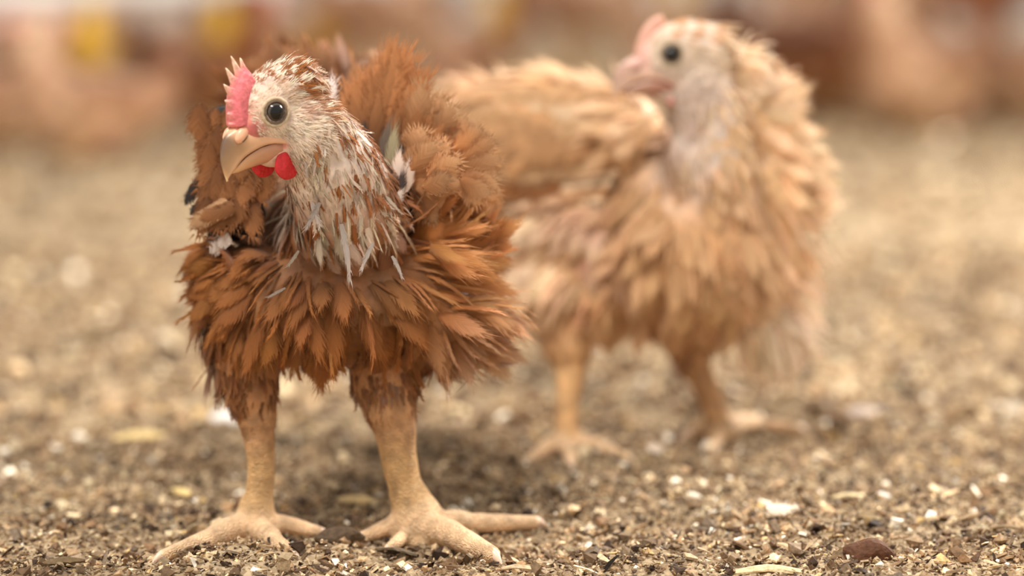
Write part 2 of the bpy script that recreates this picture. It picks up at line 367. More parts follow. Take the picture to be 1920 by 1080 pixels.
        f = np.exp(rng.normal(0, cvar, K))[:, None]*np.exp(rng.normal(0, tint, (K, 3)))
        C0 = C0*f; C1 = C1*f; outs = []; kk = kd[near]
        for kind in np.unique(kk):
            m = kk == kind
            outs.append(feather_arrays(p[m]-n[m]*.001, d[m], nn[m], L[m], W[m], rng.normal(bend, .12, m.sum()), C0[m], C1[m], kind, rng))
        off = 0; Fs = []
        for o in outs: Fs.append(o[1]+off); off += len(o[0])
        ob = mesh_obj(name, np.concatenate([o[0] for o in outs]), np.concatenate(Fs), mat or M_FEATHER, parent, np.concatenate([o[2] for o in outs]), np.concatenate([o[3] for o in outs]))
        ob['kind'] = 'stuff'
        print(name, K, len(ob.data.polygons)); return ob

def _down_pass(b, ex, cover, cand):
    keep = b.guides; b.guides = [(x[0], x[1], x[2]*.85, x[3]*.40, x[4]+.06, x[5]*1.1, np.clip(x[6]*1.06, 0, 1), x[7] if x[7] == 'none' else 'fluff', x[8]) for x in keep]
    o = b.plumage('down_feathers', None, cover=cover, cand=cand, exclude=ex, cvar=.08); b.guides = keep; return o
Bird.down_pass = _down_pass
def single_feather(name, p, tip, nrm, W, bend, c0, c1, kind, rng, parent, shaft=None):
    """one separately pickable feather running from p to tip (world points)"""
    p = np.asarray(p, float); tip = np.asarray(tip, float); L = np.linalg.norm(tip-p)
    V, F, C, U = feather_arrays(p[None], (tip-p)[None], np.asarray(nrm, float)[None], np.array([L]), np.array([W]), np.array([bend]), np.asarray(c0)[None], np.asarray(c1)[None], kind, rng)
    o = mesh_obj(name, V, F, M_FEATHER, parent, C, U)
    return o

# ------------------------------------------------------------------ head parts
def grid_faces(nu, nv, close_u=False):
    a = []
    for i in range(nu-1 + (1 if close_u else 0)):
        for j in range(nv-1):
            i2 = (i+1) % nu; a.append((i*nv+j, i2*nv+j, i2*nv+j+1, i*nv+j+1))
    return np.array(a)
class Head:
    """local frame: f forward, s to the bird's left, u up; k metres per head unit"""
    def __init__(h, origin, F, k, pale=False, roll=0):
        h.o = np.asarray(origin, float); h.F = unit(F); S = unit(np.cross([0, 0, 1], h.F)); U = np.cross(h.F, S)
        if roll: S, U = S*math.cos(roll)+U*math.sin(roll), U*math.cos(roll)-S*math.sin(roll)
        h.S, h.U, h.k = S, U, k
    def W(h, L):
        L = np.asarray(L, float); return h.o + h.k*(L[..., 0:1]*h.F + L[..., 1:2]*h.S + L[..., 2:3]*h.U)
    def Lc(h, X):
        d = (X-h.o)/h.k; return np.stack([d@h.F, d@h.S, d@h.U], -1)
    def volumes(h, b, skin, cheek):
        ax = np.array([h.F, h.S, h.U])
        def e(c, r, col): b.ell(h.W(np.array(c, float)), ax, np.array(r)*h.k, col)
        e((0, 0, 4), (78, 56, 74), cheek); e((-26, 0, 24), (74, 56, 62), cheek); e((44, 0, -8), (45, 40, 42), skin); e((-62, 0, 18), (62, 60, 68), cheek)
        e((66, 0, 2), (26, 22, 40), skin); e((0, 0, -58), (58, 40, 44), cheek); e((-28, 0, -50), (62, 50, 56), cheek)
        e((54, 0, -50), (36, 20, 24), skin)
    def parts(h, parent, pal, simple_=False, wattle=1., combk=1.):
        out = []
        # upper beak
        E = np.array([(2, 45, -58), (22, 43, -49), (49, 35, -43), (78, 23, -48), (97, 13, -58), (115, 8, -72), (127, 3.5, -82), (132, 1, -89)], float)
        R = np.array([(50, 0, 14), (72, 0, 8), (94, 0, 0), (112, 0, -8), (125, 0, -21), (134, 0, -42), (135, 0, -66), (132, 0, -88)], float)
        na = 17; V = []; C = []
        from_t = np.linspace(0, len(E)-1, 30)
        for t in from_t:
            i = min(int(t), len(E)-2); q = t-i
            def cr(A):
                p0, p1, p2, p3 = A[max(i-1, 0)], A[i], A[i+1], A[min(i+2, len(A)-1)]
                return .5*((2*p1)+(-p0+p2)*q+(2*p0-5*p1+4*p2-p3)*q*q+(-p0+3*p1-3*p2+p3)*q**3)
            e_, r_ = cr(E), cr(R)
            for a in np.linspace(-1, 1, na):
                ang = a*math.pi/2; c_ = math.cos(ang)**1.35 if abs(a) < 1 else 0; x = e_[1]*math.sin(ang)
                pt = np.array([e_[0]+(r_[0]-e_[0])*c_, x, e_[2]+(r_[2]-e_[2])*c_]); V.append(pt)
                tt = t/(len(E)-1); base = pal['beak0']*(1-tt)+pal['beak1']*tt
                ridge = max(0, 1-abs(a)*.95)**.7*np.clip((tt-.3)*6, 0, 1)*np.clip((.93-tt)*8, 0, 1)
                kq = np.clip((tt-.62)*3, 0, .8); kd = pal['ridge']*(1-kq)+pal['beak0']*.55*kq; cc = base*(1-.9*ridge)+kd*.9*ridge
                if tt > .9: cc = cc*.4+pal['tip']*.6
                edge = max(0, (abs(a)-.72)/.28); cc = cc*(1-.5*edge)+pal['edge']*.5*edge
                if tt < .45: k_ = min(1, (1-tt/.45)*1.5)*(1-edge); cc = cc*(1-k_)+pal['cere']*k_
                C.append(cc)
        n0 = len(V); F = grid_faces(len(from_t), na)
        o = mesh_obj('upper_beak', h.W(np.array(V)), F, M_BEAK, parent, np.array(C)); out.append(o)
        md = o.modifiers.new('t', 'SOLIDIFY'); md.thickness = 4*h.k; md.offset = -1
        # lower beak
        E = np.array([(2, 41, -60), (30, 37, -47), (60, 29, -46), (85, 16, -55), (104, 8, -67), (116, 2, -76)], float)
        K = np.array([(0, 0, -90), (28, 0, -86), (58, 0, -82), (84, 0, -81), (104, 0, -81), (116, 0, -79)], float)
        V = []; C = []; ts = np.linspace(0, len(E)-1, 20)
        for t in ts:
            i = min(int(t), len(E)-2); q = t-i; e_ = E[i]*(1-q)+E[i+1]*q; k_ = K[i]*(1-q)+K[i+1]*q
            for a in np.linspace(-1, 1, 13):
                ang = a*math.pi/2; c_ = math.cos(ang)**.8 if abs(a) < 1 else 0
                V.append([e_[0]+(k_[0]-e_[0])*c_, e_[1]*math.sin(ang), e_[2]+(k_[2]-e_[2])*c_])
                tt = t/(len(E)-1); C.append(pal['low0']*(1-tt)+pal['beak1']*tt)
        o = mesh_obj('lower_beak', h.W(np.array(V)), grid_faces(len(ts), 13)[:, ::-1], M_BEAK, parent, np.array(C)); out.append(o)
        md = o.modifiers.new('t', 'SOLIDIFY'); md.thickness = 4*h.k; md.offset = -1
        iv, jf = ico()
        # nostril flaps
        for s in (-1, 1):
            V = iv*np.array([19, 9, 12]); ang = -.55
            x = V[:, 0]*math.cos(ang)-V[:, 2]*math.sin(ang); z = V[:, 0]*math.sin(ang)+V[:, 2]*math.cos(ang)
            V = np.stack([x+88, V[:, 1]+s*17, z-13], 1); c = np.tile(pal['cere'], (len(V), 1)); low = (iv[:, 2] < -.45) & (iv[:, 0] > -.6); c[low] = pal['ridge']
            o = mesh_obj('nostril_flap', h.W(V), jf, M_BEAK, parent, c); out.append(o)
        # comb: fleshy pad with a toothed blade
        path = np.array([(88, -2), (84, 14), (79, 34), (72, 54), (60, 72), (44, 84), (28, 89)], float)
        dirs = unit(np.array([(1, 0), (1, .1), (.95, .35), (.8, .6), (.6, .8), (.45, .9), (.3, .95)], float))
        nq, nh = 110, 12; V = []; C = []
        for iq in range(nq):
            t = iq/(nq-1)*(len(path)-1); i = min(int(t), len(path)-2); q = t-i; b_ = path[i]*(1-q)+path[i+1]*q; d_ = unit(dirs[i]*(1-q)+dirs[i+1]*q)
            T = iq/(nq-1)
            ph = T*7.; fr = ph % 1; saw = (fr/.72 if fr < .72 else (1-fr)/.28)**1.15        # teeth lean back towards the crown
            amp = combk*(6+24*np.clip((T-.22)/.5, 0, 1)**1.2*np.clip((1.06-T)/.2, 0, 1)**.5); base_h = (8+5*math.sin(T*math.pi))*(.5+.5*combk); hh = base_h+saw*amp
            end = min(1, T/.06, (1-T)/.06); pad = 26*(1-.42*T)*math.sin(math.pi*min(1, .25+T*.6))**.3*(.55+.45*combk)
            for s in (1, -1):
                for j in range(nh):
                    x = j/(nh-1); hgt = -26+(hh+26)*x*max(end, .05)
                    tk = max(pad*(1-.78*max(0., min(1., (hgt+2)/(base_h+2)))**2.2), .8)
                    if hgt >= base_h: tk = pad*.22*max(0., 1-(hgt-base_h)/max(hh-base_h, 1))**.6+.8
                    pp = b_+d_*hgt; wob = .9*math.sin(iq*1.7+j*2.1)
                    V.append((pp[0]-.10*max(hgt, 0), s*tk*max(end, .25)+wob*.4, pp[1]+.28*max(hgt-base_h, 0)))
                    tipc = np.clip((hgt-base_h*.9)/16, 0, 1); C.append(pal['comb']*(1-tipc)+pal['combtip']*tipc)
        V = np.array(V).reshape(nq, 2, nh, 3); idx = np.arange(nq*2*nh).reshape(nq, 2, nh); F = []
        for i in range(nq-1):
            for j in range(nh-1):
                F.append((idx[i, 0, j], idx[i, 0, j+1], idx[i+1, 0, j+1], idx[i+1, 0, j])); F.append((idx[i, 1, j], idx[i+1, 1, j], idx[i+1, 1, j+1], idx[i, 1, j+1]))
            F.append((idx[i, 0, nh-1], idx[i, 1, nh-1], idx[i+1, 1, nh-1], idx[i+1, 0, nh-1]))
        o = mesh_obj('comb', h.W(V.reshape(-1, 3)), np.array(F), M_COMB, parent, np.array(C)); out.append(o)
        # wattles
        for s in (-1, 1):
            V = iv*np.array([30, 8, 30])*wattle; V[:, 0] *= 1-.25*(iv[:, 2] > 0)*iv[:, 2]
            V[:, 1] += 1.5*np.sin(iv[:, 0]*5+iv[:, 2]*3)
            V = V+np.array([12, s*33, -86-6*wattle]); o = mesh_obj('wattle', h.W(V), jf, M_COMB, parent, np.tile(pal['wattle'], (len(V), 1))); out.append(o)
        # eyes
        for s in (-1, 1):
            ax = unit(np.array([.28, s*.95, .05])); c = np.array([24, s*40.5, 12.])
            import_t = np.cross([0, 0, 1], ax); t1 = unit(import_t); t2 = np.cross(ax, t1)
            na_, nr_ = 36, 22; V = []; C = []
            for i in range(na_):
                for j in range(nr_):
                    th = j/(nr_-1)*1.35; ph = i/na_*2*math.pi; rr_ = 20.
                    bul = 1.0 if j > 8 else 1+.05*(1-(j/8)**2)
                    V.append(c+rr_*bul*(ax*math.cos(th)+(t1*math.cos(ph)+t2*math.sin(ph))*math.sin(th)))
                    C.append(pal['pupil'] if th < .72 else (pal['iris']*(1.15-.45*abs((th-.85)/.3)) if th < 1.02 else pal['pupil']))
            o = mesh_obj('eye', h.W(np.array(V)), grid_faces(na_, nr_, True), M_EYE, parent, np.clip(np.array(C), 0, 1)); out.append(o)
            if simple_: continue
            for ring, (R_, rad, off, ck) in enumerate(((20.5, 2.6, 9., 'lid'), (25.5, 3.6, 7.5, 'lid2'))):   # eyelid folds
                V = []; C = []
                for i in range(48):
                    ph = i/48*2*math.pi; cdir = t1*math.cos(ph)*1.0+t2*math.sin(ph)*(.98)
                    for j in range(10):
                        a = j/10*2*math.pi; r_ = rad*(1+.12*math.sin(ph*13+ring*2))
                        V.append(c+ax*(off+r_*math.sin(a))+cdir*(R_+r_*math.cos(a))); C.append(pal[ck])
                idx = np.arange(480).reshape(48, 10); F = [(idx[i, j], idx[(i+1) % 48, j], idx[(i+1) % 48, (j+1) % 10], idx[i, (j+1) % 10]) for i in range(48) for j in range(10)]
                o = mesh_obj('eyelid', h.W(np.array(V)), np.array(F), M_COMB, parent, np.array(C)); out.append(o)
        return out
    def mask_bare(h, L):              # where no face feathers grow
        f, s, u = L[:, 0], np.abs(L[:, 1]), L[:, 2]
        eye = ((f-24)**2+(u-12)**2 < 27**2) & (s > 25)
        comb = (s < 22-.12*(u+0).clip(0, 100)) & (f > 30) & (u > -12)
        beak = (f > 70) & (u < 20); gape = (f > 12) & (u < -38) & (u > -100) & (f > 12+0*(u)); lore = (f > 66) & (u < 2) & (s < 44)
        return eye | comb | beak | gape | lore
    def fuzz(h, b, parent, colfn, cover=8., L0=11.5, W0=1.15, cand=60000, name='face_feathers', rmax=118):
        rng = b.rng; p, n = b.sample(cand*6); L = h.Lc(p); r = np.linalg.norm(L*np.array([1, 1, .85]), axis=1)
        ok = (r < rmax) & ~h.mask_bare(L); p, n, L, r = p[ok], n[ok], L[ok], r[ok]
        f, s, u = L.T
        D = np.stack([-1-0*f, 0*s, -.35-.004*(40-u).clip(0, 200)], 1)
        D[:, 2] += np.where(u > 45, .55, 0); away = np.stack([f-24, 0*f, u-12], 1); dist = np.linalg.norm(away, axis=1); D += unit(away)*np.clip(1-dist/60, 0, 1)[:, None]*1.1
        Dw = unit(D[:, 0:1]*h.F+D[:, 1:2]*h.S+D[:, 2:3]*h.U)
        back = np.clip((-f+20)/90, 0, 1); Lg = h.k*L0*(.75+1.5*back)*rng.uniform(.6, 1.3, len(f)); Wd = h.k*W0*(.8+.9*back)*rng.uniform(.7, 1.3, len(f))
        keep = rng.random(len(f)) < np.clip(cover*(b.ar.sum()/(cand*6))/(Lg*Wd), 0, 1)
        clump = np.sin(L[:, 0]*.21+L[:, 2]*.13)*np.cos(L[:, 2]*.19-L[:, 0]*.07+1)
        Dw = unit(Dw-(Dw*n).sum(1)[:, None]*n + rng.normal(0, .10, Dw.shape)+(clump*.16)[:, None]*h.U)
        lift = rng.normal(.34, .12, len(f))+.10*clump-.16*np.clip((u-30)/30, 0, 1)
        d = Dw*np.cos(lift)[:, None]+n*np.sin(lift)[:, None]; nn = n*np.cos(lift)[:, None]-Dw*np.sin(lift)[:, None]
        C = colfn(L, rng); k = keep
        V, F, Cc, U = feather_arrays(p[k]-n[k]*.0001, d[k], nn[k], Lg[k], Wd[k], rng.normal(.25, .1, k.sum()), C[k]*.85, np.clip(C[k]*1.08, 0, 1), 'hair', rng, tipw=1)
        o = mesh_obj(name, V, F, M_FUZZ, parent, Cc, U); o['kind'] = 'stuff'; print(name, k.sum()); return o

def claw(p, d, L, r, parent, color):
    p = np.asarray(p, float); d = unit(d); side = unit(np.cross(d, [0, 0, 1])); up = np.cross(side, d); V = []
    for i in range(8):
        t = i/7; c = p+d*L*t-up*L*.45*t*t+up*r*.2; rr = r*(1-t)**.7+.0002
        for j in range(8):
            a = j/8*2*math.pi; V.append(c+side*rr*math.cos(a)*.8+up*rr*math.sin(a))
    idx = np.arange(64).reshape(8, 8); F = [(idx[i, j], idx[i, (j+1) % 8], idx[i+1, (j+1) % 8], idx[i+1, j]) for i in range(7) for j in range(8)]
    return mesh_obj('claw', np.array(V), np.array(F), M_BEAK, parent, np.tile(color, (64, 1)))

# palettes
RUST = srgb(160, 98, 44); RUSTD = srgb(116, 69, 29); RUSTL = srgb(212, 158, 106); CREAM = srgb(245, 226, 204); GREYW = srgb(225, 208, 196)
BROWN = srgb(166, 112, 70); BROWND = srgb(112, 70, 40); TAN = srgb(205, 160, 118); DARK = srgb(52, 44, 42); LEG = srgb(204, 164, 114); LEGP = srgb(224, 188, 148)
BUFF = srgb(222, 182, 138); BUFFL = srgb(246, 216, 178); BUFFD = srgb(196, 150, 106)
PAL1 = dict(beak0=srgb(222, 180, 140), beak1=srgb(226, 180, 132), ridge=srgb(66, 52, 50), tip=srgb(250, 224, 170), edge=srgb(240, 190, 160), cere=srgb(236, 182, 148), low0=srgb(186, 132, 112),
            comb=srgb(224, 120, 126), combtip=srgb(250, 214, 190), wattle=srgb(205, 44, 50), iris=srgb(74, 64, 58), pupil=srgb(14, 12, 12), lid=srgb(120, 102, 86), lid2=srgb(200, 180, 152))
PAL2 = dict(PAL1, beak0=srgb(214, 180, 158), beak1=srgb(216, 182, 160), ridge=srgb(190, 150, 136), tip=srgb(240, 214, 200), cere=srgb(226, 180, 168), low0=srgb(160, 100, 84), comb=srgb(224, 172, 152), combtip=srgb(240, 208, 186), wattle=srgb(216, 150, 140), iris=srgb(70, 62, 50))

# ================================================================== SETTING
def build_floor():
    m, nt, b = mat_new('litter_floor'); b.inputs['Roughness'].default_value = .9; b.inputs['Specular IOR Level'].default_value = .15
    tc = N(nt, 'ShaderNodeTexCoord'); v = N(nt, 'ShaderNodeTexVoronoi'); v.inputs['Scale'].default_value = 280
    n1 = N(nt, 'ShaderNodeTexNoise'); n1.inputs['Scale'].default_value = 14; n1.inputs['Detail'].default_value = 5
    n2 = N(nt, 'ShaderNodeTexNoise'); n2.inputs['Scale'].default_value = 3; n2.inputs['Detail'].default_value = 3
    for n in (v, n1, n2): nt.links.new(tc.outputs['Object'], n.inputs['Vector'])
    sx = N(nt, 'ShaderNodeSeparateColor'); nt.links.new(v.outputs['Color'], sx.inputs[0])
    a = N(nt, 'ShaderNodeMath', operation='MULTIPLY_ADD'); nt.links.new(n1.outputs[0], a.inputs[0]); a.inputs[1].default_value = .9; nt.links.new(sx.outputs[0], a.inputs[2])
    a2 = N(nt, 'ShaderNodeMath', operation='MULTIPLY_ADD'); nt.links.new(n2.outputs[0], a2.inputs[0]); a2.inputs[1].default_value = .6; nt.links.new(a.outputs[0], a2.inputs[2])
    r = N(nt, 'ShaderNodeValToRGB'); e = r.color_ramp.elements
    e[0].position = .35; e[0].color = (*srgb(92, 74, 54), 1); e[1].position = 1.9; e[1].color = (*srgb(202, 180, 148), 1)
    mr = N(nt, 'ShaderNodeMapRange'); mr.inputs[1].default_value = .3; mr.inputs[2].default_value = 1.9; nt.links.new(a2.outputs[0], mr.inputs[0])
    e[0].position = 0; e[1].position = 1; x = e.new(.45); x.color = (*srgb(154, 132, 103), 1)
    nt.links.new(mr.outputs[0], r.inputs[0]); nt.links.new(r.outputs[0], b.inputs['Base Color'])
    bp = N(nt, 'ShaderNodeBump'); bp.inputs['Strength'].default_value = .7; bp.inputs['Distance'].default_value = .004; nt.links.new(a.outputs[0], bp.inputs['Height']); nt.links.new(bp.outputs[0], b.inputs['Normal'])
    # one sheet: fine rows near the birds, coarse beyond
    ys = np.concatenate([np.arange(.0, .95, .05), np.arange(.95, 2.1, .0035), np.arange(2.1, 4, .02), np.arange(4, 9.6, .25)])
    xs = np.concatenate([np.arange(-6, -.5, .25), np.arange(-.5, .5, .0035), np.arange(.5, 6.01, .25)])
    X, Y = np.meshgrid(xs, ys); Z = floor_h(X, Y); nx = len(xs)
    V = np.stack([X.ravel(), Y.ravel(), Z.ravel()], 1); i = np.arange((len(ys)-1)*nx).reshape(-1, nx)[:, :-1].ravel()
    o = mesh_obj('floor', V, np.stack([i, i+1, i+1+nx, i+nx], 1), m); tag(o, 'floor of the shed under dry crumbly litter', kind='structure')
MOUNDS = [(G(440, 1062), .035, .007), (G(620, 1045), .022, .006), (G(820, 1078), .03, .003), (G(1500, 1040), .10, .004), (G(1250, 900), .12, .006), (G(150, 1050), .08, .003), (G(1800, 980), .12, .006)]
def floor_h(X, Y):
    Z = .0016*(np.sin(X*61+Y*23)+np.sin(Y*47-X*31+1.3)) + .0010*np.sin(X*173+1)*np.sin(Y*151) + .0008*np.sin(X*331+Y*290)
    Z = Z-.003
    for c, r, h in MOUNDS: Z = Z+h*np.exp(-((X-c[0])**2+(Y-c[1])**2)/r**2)
    return np.where(Y < 3.5, Z, -.003)
build_floor()
def build_wall():
    m = simple('pale_barn_wall', tuple(srgb(240, 232, 226)), rough=.8, noise=.15, nscale=2)
    for name, x0, x1, y in (('wall_back', -6, 6, 9.4),):
        V = [(x0, y, -.01), (x1, y, -.01), (x1, y, 3), (x0, y, 3), (x0, y+.1, -.01), (x1, y+.1, -.01), (x1, y+.1, 3), (x0, y+.1, 3)]
        F = [(0, 1, 2, 3), (5, 4, 7, 6), (3, 2, 6, 7), (4, 0, 3, 7), (1, 5, 6, 2)]
        o = mesh_obj(name, V, np.array(F), m, smooth=False); tag(o, 'pale wall at the far end of the shed', kind='structure')
build_wall()
def side_wall(name, x, label):
    m = bpy.data.materials['pale_barn_wall']; d = .1*(1 if x > 0 else -1)
    V = [(x, -.0, -.01), (x, 9.4, -.01), (x, 9.4, 3), (x, 0, 3), (x+d, 0, -.01), (x+d, 9.4, -.01), (x+d, 9.4, 3), (x+d, 0, 3)]
    tag(mesh_obj(name, V, np.array([(0, 1, 2, 3), (7, 6, 5, 4), (3, 2, 6, 7), (0, 3, 7, 4), (1, 5, 6, 2)]), m, smooth=False), label, kind='structure')
side_wall('wall_left', -5.9, 'pale left wall of the shed'); side_wall('wall_right', 5.9, 'pale right wall of the shed')

# litter chips ------------------------------------------------------
def chip_templates(rng):
    T = []
    for k in range(7):               # flat flakes
        n = 5; a = np.sort(rng.uniform(0, 2*math.pi, n)); r = rng.uniform(.3, .55, n); el = rng.uniform(.4, 1)
        top = np.stack([r*np.cos(a), r*np.sin(a)*el, rng.uniform(-.05, .1, n)], 1); V = np.concatenate([top, top*[1, 1, 1]-[0, 0, .1], [[0, 0, .08]]])
        F = [(i, (i+1) % n, 2*n) for i in range(n)]
        for i in range(n): j = (i+1) % n; F += [(i+n, j+n, j), (i+n, j, i)]
        T.append((V, np.array(F)))
    for k in range(4):               # crumbs
        V = np.array([(1, 0, 0), (-1, 0, 0), (0, 1, 0), (0, -1, 0), (0, 0, 1), (0, 0, -1), (.6, .6, .5), (-.6, .6, -.4)])*.4*rng.uniform(.6, 1.2, (8, 1)) + rng.normal(0, .05, (8, 3))
        F = [(0, 6, 4), (0, 2, 6), (6, 2, 4), (2, 1, 4), (1, 3, 4), (3, 0, 4), (2, 0, 5), (1, 7, 5), (7, 2, 5), (1, 2, 7), (3, 1, 5), (0, 3, 5)]
        T.append((V, np.array(F)))
    for k in range(3):               # slivers
        wd = rng.uniform(.09, .16); c = rng.uniform(-.1, .1); V = np.array([(-.6, -wd, 0), (-.6, wd, .02), (0, -wd*1.2+c, .06), (0, wd+c, .08), (.6, -wd*.5, .02), (.6, wd*.5, 0), (-.5, 0, -.1), (0, c, -.06), (.5, 0, -.1)])
        F = [(0, 2, 1), (1, 2, 3), (2, 4, 3), (3, 4, 5), (0, 6, 7), (0, 7, 2), (2, 7, 8), (2, 8, 4), (1, 7, 6), (1, 3, 7), (3, 8, 7), (3, 5, 8)]
        T.append((V, np.array(F)))
    return T
CHIPC = np.array([srgb(156, 132, 104), srgb(184, 162, 132), srgb(124, 100, 76), srgb(78, 60, 46), srgb(212, 194, 162), srgb(240, 232, 216), srgb(148, 130, 110), srgb(204, 176, 128)])
CHIPP = np.array([.24, .20, .19, .13, .08, .03, .10, .03])
def scatter_chips(name, n, y0, y1, smin, smax, seed, label, hw=None, layers=.004, where=None, bright=1):
    rng = np.random.default_rng(seed); T = chip_templates(rng)
    y = np.sqrt(rng.uniform(y0**2, y1**2, n)); half = y*(960/FPX)*1.22+.10; x = rng.uniform(-1, 1, n)*half
    if where is not None: x, y = where(rng, n)
    z = floor_h(x, y)+rng.uniform(0, 1, n)**2*layers
    s = smin*np.exp(rng.exponential(.48, n)); s = np.minimum(s, smax)
    yaw = rng.uniform(0, 2*math.pi, n); tx = rng.normal(0, .42, n); ty = rng.normal(0, .42, n)
    patch = np.sin(x*40+y*17)*np.sin(y*33-x*21)                 # darker and paler drifts in the litter itself
    ci = rng.choice(len(CHIPC), n, p=CHIPP); c = CHIPC[ci]**1.15*1.1*np.exp(rng.normal(0, .34, (n, 1)))*(1+.20*patch[:, None])*bright*1.02
    wh = rng.integers(0, len(T), n); VV, FF, CC = [], [], []; off = 0
    for k, (tv, tf) in enumerate(T):
        m = np.where(wh == k)[0]; v = tv[None]*s[m][:, None, None]
        vx, vy, vz = v[..., 0], v[..., 1], v[..., 2]; a = tx[m][:, None]; b_ = ty[m][:, None]; q = yaw[m][:, None]
        vy, vz = vy*np.cos(a)-vz*np.sin(a), vy*np.sin(a)+vz*np.cos(a); vx, vz = vx*np.cos(b_)+vz*np.sin(b_), -vx*np.sin(b_)+vz*np.cos(b_)
        vx, vy = vx*np.cos(q)-vy*np.sin(q), vx*np.sin(q)+vy*np.cos(q)
        V = np.stack([vx+x[m][:, None], vy+y[m][:, None], vz+z[m][:, None]], -1)
        VV.append(V.reshape(-1, 3)); FF.append((tf[None]+(np.arange(len(m))*len(tv))[:, None, None]+off).reshape(-1, 3)); CC.append(np.repeat(c[m], len(tv), 0)); off += len(m)*len(tv)
    o = mesh_obj(name, np.concatenate(VV), np.concatenate(FF), M_CHIP, None, np.concatenate(CC), smooth=False)
    tag(o, label, 'litter', kind='stuff')
scatter_chips('wood_litter', 70000, 1.08, 1.62, .0021, .013, 1, 'loose crumbs and flakes of dry brown litter nearest the lens')
scatter_chips('wood_litter', 28000, 1.62, 2.6, .0046, .022, 2, 'pale brown litter around and behind the second chick')
scatter_chips('wood_litter', 11000, 2.6, 5.0, .009, .03, 3, 'blurred pale litter farther back in the shed')

